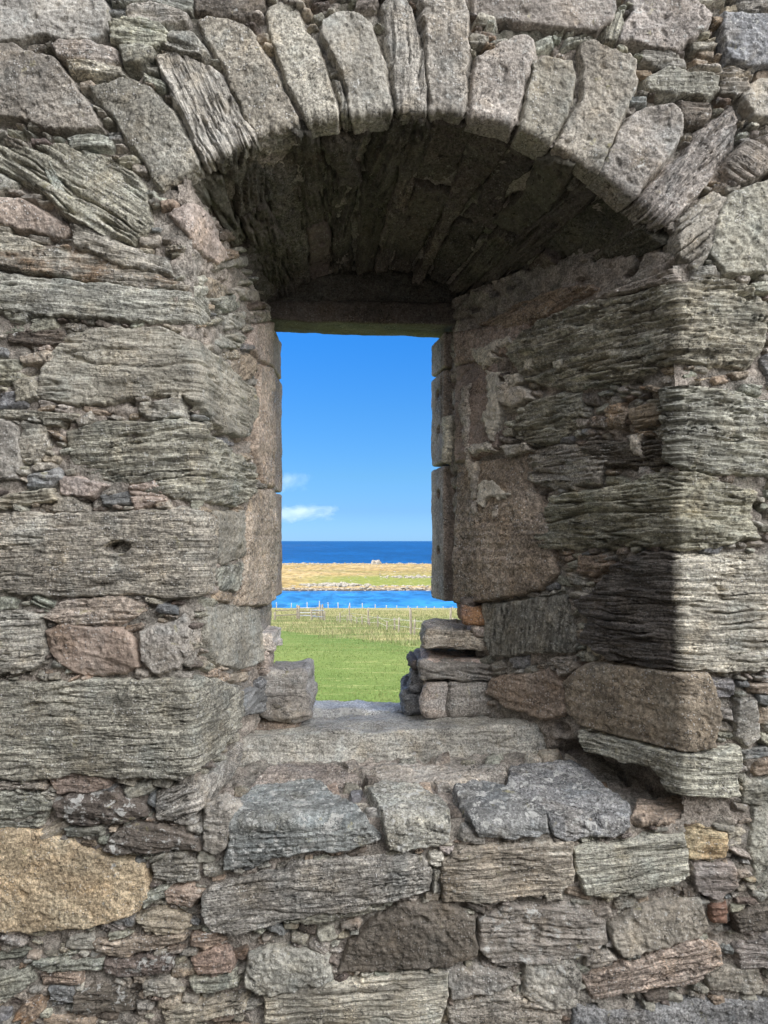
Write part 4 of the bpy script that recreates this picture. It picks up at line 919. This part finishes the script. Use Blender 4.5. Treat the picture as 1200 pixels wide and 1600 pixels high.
# ------------------------------------------------------------------ fences
def wood(name, c1, c2):
    t = NT(name); P = t.pos(); n = t.noise(t.scale(P, (30, 30, 4)), 1, 4, .65)
    return t.bsdf(t.mul(t.mix(t.noise(P, 3, 2), c1, c2), t.mr(n, .3, .7, .6, 1.3)), .9, t.bump(n, .4, .01), .15)
M_WOOD = wood('weathered_post', (.16, .14, .115), (.30, .27, .22)); M_PALE = wood('bleached_post', (.34, .32, .29), (.46, .44, .40)); M_BLUE = wood('painted_rail', (.22, .25, .30), (.36, .39, .43))
t = NT('fence_wire'); M_WIRE = t.bsdf((.35, .35, .35), .5, None, .5)
def pole(a, b, r0, r1, n=8):
    """a slightly crooked tapering round pole with a chamfered top"""
    a, b = np.array(a, float), np.array(b, float); d = unit(b-a); s = unit(np.cross(d, [.3, 1, .2])); w = np.cross(d, s)
    rings = [(0, r0), (.35, r0*.97), (.7, (r0+r1)/2), (.985, r1), (1.0, r1*.55)]; V = []
    bend = rng.normal(0, .008, 2)
    for t_, r in rings:
        c = a+(b-a)*t_+np.array([bend[0], bend[1], 0])*math.sin(math.pi*t_)*np.linalg.norm(b-a)
        for k in range(n):
            q = 2*math.pi*k/n; V.append(c+(s*math.cos(q)+w*math.sin(q))*r*(1+.08*math.sin(3*q+a[0])))
    Q = [[i*n+k, i*n+(k+1) % n, (i+1)*n+(k+1) % n, (i+1)*n+k] for i in range(len(rings)-1) for k in range(n)]
    m = len(V); V += [a, b]
    Q += [[m, (k+1) % n, k, k] for k in range(0)]
    Q += [[(len(rings)-1)*n+k, (len(rings)-1)*n+k+1, (len(rings)-1)*n+(k+2) % n, m+1] for k in range(0, n, 2)]
    return np.array(V), np.array(Q), {}
def at(px, py): y = inv_ground(py); x = (px-600)/F*y; return x, y, float(gz(x, y))
def topz(py, y): return EYE+(845-py)/F*y
def fence(name, label, posts, mat, wires, r, group=None, parent=None):
    """posts: (x, top, base) as seen in the photograph, stood on the slope where their feet are"""
    foot = [at(p[0], p[2]) for p in posts]; root = parent
    if root is None: root = empty(name, foot[0], label, 'fence', group)
    tops = []
    for (px, ty, by), (x, y, z) in zip(posts, foot):
        h = topz(ty, y); mesh_obj('post', *pole((x, y, z-.3), (x+rng.normal(0, .03), y, h), r, r*.9)[:2], mat, root); tops.append((x, y, z, h))
    for f_ in wires:
        for p, q in zip(tops[:-1], tops[1:]):
            a = (p[0], p[1]-r, p[2]+(p[3]-p[2])*f_); b = (q[0], q[1]-r, q[2]+(q[3]-q[2])*f_); mesh_obj('wire', *pole(a, b, .006, .006, 6)[:2], M_WIRE, root)
    return root, tops
CP = lambda s: [(420+a*.25, 920+b*.25, 920+c*.25) for a, b, c in [tuple(float(k) for k in q.split(',')) for q in s.split()]]
fence('post_and_wire_fence', 'tall strainer post and wire fence running down from the right across the field', CP('1330,116,252 1135,117,262 888,117,290 622,117,226 505,105,198 445,150,204'), M_WOOD, (.5, .92), .065)
fence('stake_fence', 'row of short grey stakes in the long grass before the tall posts', CP('1240,190,330 1152,183,320 1010,200,310 910,190,292 810,178,276 785,180,262 740,200,262 683,165,244 630,186,236 585,170,226 552,180,222 515,160,210 490,165,206 425,170,202'), M_WOOD, (.45, .9), .05)
fence('shore_fence', 'distant line of pale posts along the shore edge of the field', CP('-30,82,108 48,83,109 140,88,110 240,82,111 318,76,111 372,85,111 433,85,111 507,88,112 585,90,112 665,96,113 735,102,115 800,104,116 870,106,117 928,107,117 985,109,118 1035,110,119 1090,111,119 1150,111,119'), M_PALE, (.75,), .10)
root, tp = fence('sheep_pen', None, CP('40,145,196 175,100,186 188,104,190 270,130,196 300,125,188 322,97,190 335,97,194 347,140,196'), M_WOOD, (), .10)
tagset(root, 'weathered timber sheep pen with a railed gate at the far edge of the mown grass', 'sheep pen')
for i, j, fr in ((0, 1, (.35, .75)), (1, 4, (.25, .5, .9)), (2, 5, (.35, .65)), (3, 7, (.3, .8)), (4, 5, (.5, .95))):
    for f_ in fr:
        p, q = tp[i], tp[j]; a = (p[0], p[1], p[2]+1.15*f_); b = (q[0], q[1], q[2]+1.15*f_)
        mesh_obj('rail', *pole(a, b, .045, .04, 6)[:2], M_BLUE if i % 2 else M_WOOD, root)

# ------------------------------------------------------------------ two small fair weather clouds
def cloud(px, py, w, h, Y, label, dens):
    t = NT('cloud_vapour'); pv = t.n.new('ShaderNodeVolumePrincipled'); pv.inputs['Color'].default_value = (1, 1, 1, 1); pv.inputs['Anisotropy'].default_value = .3
    tc_ = t.n.new('ShaderNodeTexCoord'); L = t.n.new('ShaderNodeVectorMath'); L.operation = 'LENGTH'; t.l.new(tc_.outputs['Object'], L.inputs[0])
    n = t.noise(t.scale(tc_.outputs['Object'], (2.2, 1.5, 1.1)), 1, 5, .62, .5)
    d = t.math('MULTIPLY', t.mr(t.math('ADD', n, t.math('MULTIPLY', L.outputs['Value'], -.42)), .16, .42), dens); t.put(pv.inputs['Density'], d)
    t.l.new(pv.outputs[0], t.out.inputs['Volume'])
    V, Q = lump(1, 1, 1, 1, 3)
    o = mesh_obj('cloud', V*1.05, Q, t.m); o.location = ((px-600)/F*Y, Y, EYE+(845-py)/F*Y); o.scale = (w/F*Y/2, w/F*Y/3, h/F*Y/2)
    tagset(o, label, 'cloud')
cloud(446, 752, 88, 40, 4000, 'small white cloud beside the left jamb, the higher of two', .0018)
cloud(464, 801, 150, 34, 4300, 'long flat white cloud low over the sea, the lower of two', .0024)
